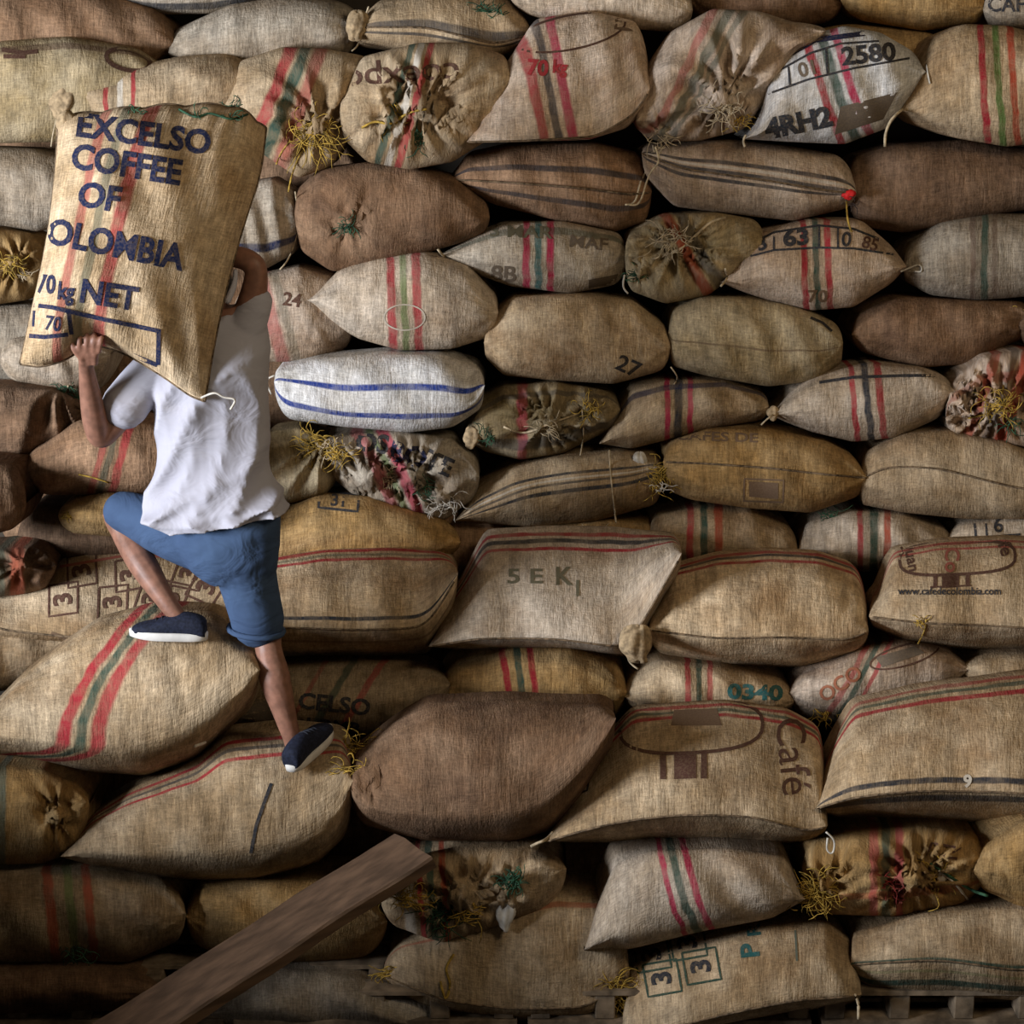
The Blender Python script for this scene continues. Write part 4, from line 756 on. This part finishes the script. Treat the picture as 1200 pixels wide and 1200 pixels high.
def rings(rs, V, F, n=40, fold=0.0, seed=0):
    """rs: (left px, right px, y left, y right, Y, half depth)"""
    fine = spline([np.array(r, float) for r in rs], 6); b = len(V)
    for i, (lx, rx, ly, ry, Y, hd) in enumerate(fine):
        Lq = P(lx, ly, Y); Rq = P(rx, ry, Y); c = (Lq+Rq)/2; ax = (Rq-Lq)/2; t = i/(len(fine)-1)
        for j in range(n):
            an = 2*math.pi*j/n; cx, sx = math.cos(an), math.sin(an)
            cx = math.copysign(abs(cx)**.85, cx); sx = math.copysign(abs(sx)**.85, sx)
            dd = 0
            if fold:
                rdg = lambda q: 1-2*abs(math.sin(q))**.7
                dd = fold*(.75*rdg(t*13+cx*3.2+1.1*math.sin(cx*2.6+t*4)) * (.4+.5*t) + .5*rdg(t*6.5-cx*2.6+2*math.sin(cx*2)+.6) + .7*rdg(cx*6+t*4+math.sin(t*9))*t**2)
            p = c + ax*cx + Vector((0, 1, 0))*(sx*hd + (dd if sx > 0 else -dd)*abs(sx)**.5) + ax.normalized()*(dd*.5*cx)
            V.append(tuple(p))
    m = len(fine)
    for i in range(m-1):
        for j in range(n): F.append((b+i*n+j, b+i*n+(j+1)%n, b+(i+1)*n+(j+1)%n, b+(i+1)*n+j))
    F.append(tuple(b+j for j in range(n))[::-1]); F.append(tuple(b+(m-1)*n+j for j in range(n)))
def solid(name, V, F, mat, parent, voxel, sm=2):
    me = bpy.data.meshes.new(name+'_raw'); org = parent.matrix_basis.translation
    me.from_pydata([tuple(Vector(v)-org) for v in V], [], F)
    bm = bmesh.new(); bm.from_mesh(me); bmesh.ops.recalc_face_normals(bm, faces=bm.faces[:]); bm.to_mesh(me); bm.free()
    o = bpy.data.objects.new(name, me); C.objects.link(o)
    md = o.modifiers.new('r', 'REMESH'); md.mode = 'VOXEL'; md.voxel_size = voxel; md.use_smooth_shade = True
    ms = o.modifiers.new('s', 'SMOOTH'); ms.factor = .5; ms.iterations = sm
    bpy.context.view_layer.update()
    m2 = bpy.data.meshes.new_from_object(o.evaluated_get(bpy.context.evaluated_depsgraph_get()))
    o.modifiers.clear(); o.data = m2; m2.name = name; m2.materials.clear(); m2.materials.append(mat)
    m2.polygons.foreach_set('use_smooth', [True]*len(m2.polygons)); o.parent = parent
    return o
person = bpy.data.objects.new('person', None); C.objects.link(person); person.location = hcast
finish(person, 'man in white t-shirt and denim shorts climbing the pile with a sack on his back', 'person')
YK = cast(K, 106, 394, 0); YK = YK.y if YK else 6.45
# ---- body, one continuous surface
V = []; F = []
hipY = YM+.10
rings([(228, 322, 622, 604, hipY, .085), (216, 318, 640, 632, hipY, .105), (232, 312, 664, 660, hipY, .08)], V, F, 28)
rings([(205, 305, 372, 352, YM+.06, .06), (190, 306, 400, 385, YM+.07, .10), (190, 302, 450, 440, YM+.08, .11), (196, 302, 520, 512, YM+.09, .10), (205, 312, 590, 578, hipY, .10), (222, 318, 630, 615, hipY, .10)], V, F, 28)
chain([(290, 640, hipY, .088), (298, 690, hipY+.03, .075), (312, 742, YM+.12, .056), (315, 762, YM+.10, .050), (322, 795, YM+.055, .058), (334, 838, YM+.04, .042), (343, 868, YM+.045, .034), (346, 884, YM+.05, .034)], V, F)
ak = P(206, 735, YB1+.03)
chain([(248, 640, hipY, .09), (190, 615, hipY+.10, .078), (140, 600, hipY+.18, .058), (146, 622, hipY+.17, .053), (168, 662, YB1+.14, .054), (194, 703, YB1+.07, .038), (210, 726, YB1+.05, .032), (215, 742, YB1+.045, .033)], V, F)
chain([(198, 408, YM+.05, .062), (166, 456, YM+.03, .052), (132, 500, YM+.0, .043), (117, 512, YM-.02, .040), (111, 492, YM-.05, .044), (105, 458, YM-.10, .036), (101, 430, YK+.05, .026), (101, 420, YK+.03, .028)], V, F)
chain([(282, 392, YM+.05, .062), (296, 350, YM+.03, .050), (300, 318, YM+.02, .040), (292, 306, YM+.02, .040), (272, 300, YM+.04, .038), (248, 298, YM+.05, .028), (236, 296, YM+.04, .028)], V, F)
chain([(252, 385, YM+.08, .056), (250, 362, YM+.10, .052), (248, 340, YM+.12, .060)], V, F)
# head with face turned to the pile
hc = P(246, 334, YM+.14)
def ell(c, rx, ry, rz, n=18):
    b = len(V); m = 12
    for i in range(m+1):
        th = math.pi*i/m
        for j in range(n):
            an = 2*math.pi*j/n; V.append((c.x+rx*math.sin(th)*math.cos(an), c.y+ry*math.sin(th)*math.sin(an), c.z+rz*math.cos(th)))
    for i in range(m):
        for j in range(n): F.append((b+i*n+j, b+i*n+(j+1)%n, b+(i+1)*n+(j+1)%n, b+(i+1)*n+j))
ell(hc, .074, .092, .105); ell(hc+Vector((0, .045, -.055)), .05, .045, .05); ell(hc+Vector((0, .10, -.02)), .013, .02, .025)
ell(hc+Vector((.078, 0, -.01)), .010, .020, .03); ell(hc+Vector((-.078, 0, -.01)), .010, .020, .03); ell(hc+Vector((0, .09, -.058)), .022, .012, .009)
# left hand under the lower edge of the sack: palm, four bent fingers, thumb from its side
pal = [(97, 416), (104, 415), (111, 415)]
for (x, y) in pal: chain([(x, y+10, YK+.02, .013), (x, y, YK-.004, .014), (x+1, y-7, YK-.010, .012)], V, F, 10)
for (x, tx, tyy, ln) in ((93, 93, 393, 0), (101, 102, 389, 0), (109, 111, 390, 0), (116, 120, 395, 0)):
    chain([(x, 412, YK-.012, .0095), (x+(tx-x)*.4, 403, YK-.030, .009), (x+(tx-x)*.8, 396, YK-.030, .0082), (tx, tyy, YK-.016, .0072)], V, F, 9)
chain([(95, 420, YK-.005, .011), (87, 410, YK-.018, .010), (84, 401, YK-.022, .0085)], V, F, 9)
# right hand steadying the sack from behind
for dx in (-5, 2, 9): chain([(240+dx, 300, YM+.04, .013), (234+dx, 292, YM+.03, .013)], V, F, 10)
for i, (tx, tyy) in enumerate(((222, 276), (229, 268), (237, 267), (245, 270))):
    x0 = 228+i*6; chain([(x0, 290, YM+.03, .0095), ((x0+tx)/2, (290+tyy)/2, YM+.02, .009), (tx, tyy, YM+.005, .0078)], V, F, 9)
chain([(244, 300, YM+.03, .011), (254, 290, YM+.02, .0095), (256, 280, YM+.01, .0085)], V, F, 9)
body = solid('body', V, F, SKIN, person, .006, 2)
# ---- hair
V = []; F = []
ell(hc+Vector((0, -.014, .014)), .082, .094, .108)
V = [(x, y, z) if z > hc.z-.055 or y < hc.y-.02 else (x, y, hc.z-.055) for x, y, z in V]
V = [(x, min(y, hc.y+.045) if z < hc.z+.05 else y, z) for x, y, z in V]
HAIR = simple('black_hair', (.012, .010, .009), .6, .3, 150, .5)
solid('hair', V, F, HAIR, person, .007, 2)
for sx_ in (-.027, .027):
    V = []; F = []; ell(hc+Vector((sx_, .084, .008)), .012, .007, .008); mk('eye', V, F, simple('eye_white', (.7, .68, .65), .3, 0), person)
# ---- t-shirt
V = []; F = []
rings([(226, 284, 372, 356, YM+.09, .07), (196, 310, 384, 360, YM+.07, .10), (180, 317, 408, 388, YM+.06, .135), (173, 318, 440, 425, YM+.06, .15), (176, 317, 480, 470, YM+.07, .145), (180, 316, 520, 512, YM+.08, .14), (176, 322, 562, 548, hipY, .145), (165, 333, 596, 576, hipY-.01, .155), (163, 341, 610, 588, hipY-.015, .165), (186, 338, 622, 598, hipY-.02, .17)], V, F, 64, .027)
b0 = len(V)
chain([(204, 412, YM+.05, .080), (168, 448, YM+.03, .080), (146, 476, YM+.01, .084)], V, F, 22)
chain([(276, 408, YM+.05, .082), (293, 372, YM+.035, .066), (301, 354, YM+.03, .056)], V, F, 22)
shirt = solid('t_shirt', V, F, SHIRT, person, .0065, 2)
# ---- denim shorts
V = []; F = []
rings([(212, 328, 606, 590, hipY, .115), (208, 329, 634, 618, hipY, .132), (222, 327, 664, 650, hipY, .125), (245, 325, 684, 668, hipY, .09)], V, F, 40, .004)
chain([(283, 648, hipY+.0, .118), (293, 690, hipY+.02, .106), (300, 718, hipY+.02, .100), (302, 728, hipY+.02, .100)], V, F, 26)
chain([(250, 640, hipY+.02, .115), (200, 622, hipY+.08, .105), (162, 606, hipY+.15, .088), (146, 600, hipY+.18, .080)], V, F, 26)
shorts = solid('denim_shorts', V, F, DENIM, person, .009, 2)
V, F = tubegeo([tuple(P(300+32*math.cos(t), 738+10*math.sin(t)+2*math.cos(t), hipY+.02-.10*math.sin(t))) for t in [i*math.pi/10 for i in range(21)]], .011, 8)
mk('rolled_cuff', V, F, DENIM, shorts)
V = []; F = []
wchain([tuple(P(276, 318, YM-.01))+(.008,), tuple(P(274, 334, YM-.03))+(.011,), tuple(P(267, 352, YM-.05))+(.012,)], V, F, 12)
mk('neck_cloth', V, F, SHIRT, person)
# ---- canvas shoes
NAVY = simple('navy_canvas', (.012, .015, .03), .8, .2, 90, .2); RUB = simple('white_rubber', (.62, .60, .56), .6, .06, 20)
def shoe(heel, toe, up=Vector((0, 0, 1)), label=None):
    f = (toe-heel); ln = f.length; f.normalize(); sd = f.cross(up).normalized(); up = sd.cross(f).normalized()
    st = [(-.02, .024, .050), (.0, .035, .072), (.10, .041, .086), (.25, .041, .092), (.38, .042, .088), (.52, .046, .074), (.68, .049, .058), (.82, .046, .048), (.93, .036, .038), (1.0, .020, .026)]
    V = []; F = []; n = 20
    fine = spline([np.array(q) for q in st], 4)
    for (t, w_, h_) in fine:
        for j in range(n):
            an = 2*math.pi*j/n; cx = math.cos(an); sx = math.sin(an)
            cx = math.copysign(abs(cx)**.8, cx); z = h_*(.5+.5*math.copysign(abs(sx)**.7, sx)) if sx >= 0 else h_*(.5-.5*abs(sx)**.6)
            wk = 1 if sx < 0 else 1-.35*(sx**2)
            V.append(tuple(heel + f*ln*t + sd*w_*cx*wk + up*(.012+z)))
    m = len(fine)
    for i in range(m-1):
        for j in range(n): F.append((i*n+j, i*n+(j+1)%n, (i+1)*n+(j+1)%n, (i+1)*n+j))
    F.append(tuple(range(n))[::-1]); F.append(tuple((m-1)*n+j for j in range(n)))
    o = mk('shoe', V, F, NAVY, person)
    V = []; F = []; K_ = 32
    for lev, (z, gr) in enumerate(((0, .94), (.004, 1.04), (.028, 1.05), (.032, .98))):
        for j in range(K_):
            a_ = 2*math.pi*j/K_; t = .5-.5*math.cos(a_); w_ = float(np.interp(t, [q[0] for q in st], [q[1] for q in st]))*math.copysign(abs(math.sin(a_))**.6, math.sin(a_))
            V.append(tuple(heel + f*ln*(.5+(t-.5)*1.05*gr) + sd*w_*1.10*gr + up*z))
    for i in range(3):
        for j in range(K_): F.append((i*K_+j, i*K_+(j+1)%K_, (i+1)*K_+(j+1)%K_, (i+1)*K_+j))
    F.append(tuple(range(K_))[::-1]); F.append(tuple(3*K_+j for j in range(K_)))
    mk('sole', V, F, RUB, o)
    V = []; F = []
    for t in (.42, .50, .58, .66):
        h_ = float(np.interp(t, [q[0] for q in st], [q[2] for q in st]))+.014
        v, fc = tubegeo([tuple(heel+f*ln*(t+.01*math.cos(a_*2)) + sd*.022*math.sin(a_) + up*(h_-.010*math.sin(a_)**2)) for a_ in (-1.4, -.7, 0, .7, 1.4)], .003, 5, len(V)); V += v; F += fc
    lc = mk('laces', V, F, simple('dark_laces', (.02, .022, .03), .8, .1), o); lc['kind'] = 'stuff'
    return o
heel = hcast + Vector((-.01, -.045, .022)); toe = heel + Vector((.115, .24, .065))
shoe(heel, toe)
heel2 = P(240, 755, YB1+.04); toe2 = P(156, 755, YB1+.05); heel2.z = fcast.z+.040; toe2.z = fcast.z+.052
shoe(heel2, toe2)
# ================================================================== plank, pallets, building
WOOD = simple('worn_plank_wood', (.125, .075, .045), .65, .18, 26, .4, stretch=(9, 1, 1), spec=.35, turn=(0, 0, math.atan2(.80, 1.1)))
PAL = simple('pallet_wood', (.20, .15, .10), .85, .25, 16, .4)
def boxgeo(c, ax, ay, az, V, F, bev=.15, rs=None):
    """box with broken edges: half axes ax ay az"""
    b = len(V); bx = min(ax.length, ay.length, az.length)*bev
    def sh(v): return v.normalized()*(v.length-bx)
    for s3 in (-1, 1):
        for (kx, ky, kz) in ((ax, sh(ay), sh(az)), (sh(ax), ay, sh(az)), (sh(ax), sh(ay), az)):
            for s1 in (-1, 1):
                for s2 in (-1, 1): V.append(tuple(c + kx*s1 + ky*s2 + kz*s3))
    bm = bmesh.new(); vs = [bm.verts.new(v) for v in V[b:]]; r = bmesh.ops.convex_hull(bm, input=vs); bm.verts.index_update()
    bmesh.ops.delete(bm, geom=[g for g in r['geom_interior'] if isinstance(g, bmesh.types.BMVert)], context='VERTS') if r['geom_interior'] else None
    bm.verts.index_update(); del V[b:]
    V += [tuple(v.co) for v in bm.verts]; F += [tuple(b+v.index for v in f.verts) for f in bm.faces]; bm.free()
def plank():
    n_ = P(120, 1224, 5.72); f_ = P(484, 990, 6.46); d = (f_-n_); ln = d.length; d.normalize()
    w_ = d.cross(Vector((0, 0, 1))).normalized(); up = w_.cross(d).normalized(); n_ = n_ - d*.9
    V = []; F = []; M = 40; prof = [(-.125, .0), (-.128, -.01), (-.125, -.052), (.125, -.052), (.130, -.01), (.124, 0), (.06, .002), (-.06, .002)]
    rs = random.Random(3); tot = ln+.9
    for i in range(M+1):
        t = i/M; wob = .004*math.sin(t*13)+.003*math.sin(t*29)
        for (x, z) in prof:
            V.append(tuple(n_ + d*(tot*t + (rs.uniform(-.006, .006) if i in (0, M) else 0)) + w_*(x+wob+rs.uniform(-.0012, .0012)) + up*(z + .006*math.sin(t*3.1))))
    k_ = len(prof)
    for i in range(M):
        for j in range(k_): F.append((i*k_+j, (i+1)*k_+j, (i+1)*k_+(j+1)%k_, i*k_+(j+1)%k_))
    F.append(tuple(range(k_))); F.append(tuple(M*k_+j for j in range(k_))[::-1])
    o = mk('plank', V, F, WOOD, None, smooth=False)
    finish(o, 'long worn wooden plank leaning up onto the pile at the bottom left', 'plank')
plank()
def pallet(x, y, z, label):
    o = bpy.data.objects.new('pallet', None); C.objects.link(o); o.location = (x, y, z)
    finish(o, label, 'pallet', 'wooden pallets under the pile')
    def part(nm, c, h):
        V = []; F = []; boxgeo(Vector((x, y, z))+Vector(c), Vector((h[0], 0, 0)), Vector((0, h[1], 0)), Vector((0, 0, h[2])), V, F, .12); mk(nm, V, F, PAL, o, smooth=False)
    for i in range(5): part('deck_board', (0, -.42+i*.21, .131), (.54, .05, .009))
    for i in range(5): part('block', (-.49+i*.245, 0, .070), (.038, .46, .052))
    for i in range(3): part('bottom_board', (0, -.42+i*.42, .009), (.54, .05, .009))
for i, x in enumerate((1.72, .60, -.52, -1.64)):
    for j in range(2):
        where = ['in the bottom right corner under the sack with green bands', 'under the sack with boxed threes at the bottom', 'under the straw-strewn sack at the bottom', 'in the bottom left corner behind the plank'][i]
        pallet(x, 7.0, .02+j*.14, ('upper' if j else 'lower')+' rough wooden pallet '+where)
CON = simple('rough_concrete', (.10, .085, .07), .9, .2, 5, .3); PLA = simple('gap_shade_plaster', (.05, .04, .03), .9, .25, 3, .2)  # plaster colour darkened to stand in for shade in the pile's gaps
def slab(name, c, h, mat):
    V = []; F = []; boxgeo(Vector(c), Vector((h[0], 0, 0)), Vector((0, h[1], 0)), Vector((0, 0, h[2])), V, F, .02)
    o = mk(name, V, F, mat, None, smooth=False); o['kind'] = 'structure'; return o
slab('floor', (0, 3.8, -.05), (7.2, 5.6, .068), CON)
slab('wall_back', (0, 9.2, 2.7), (7.2, .12, 2.75), PLA)
slab('wall_right', (7.1, 4, 2.7), (.1, 5.2, 2.75), PLA)
slab('added_shade_wall_1', (.5, 3.2, .95), (5.5, .12, .95), CON)  # unseen low wall, added to shade the lower rows
slab('added_shade_wall_2', (-3.2, 4.9, .88), (.1, 2.3, .88), CON)  # unseen partition, added to keep light off the bottom left sacks
slab('wall_left', (-7.3, 4, 2.7), (.1, 5.2, 2.75), PLA)
slab('ceiling', (0, 3.8, 5.6), (7.2, 5.6, .1), PLA)
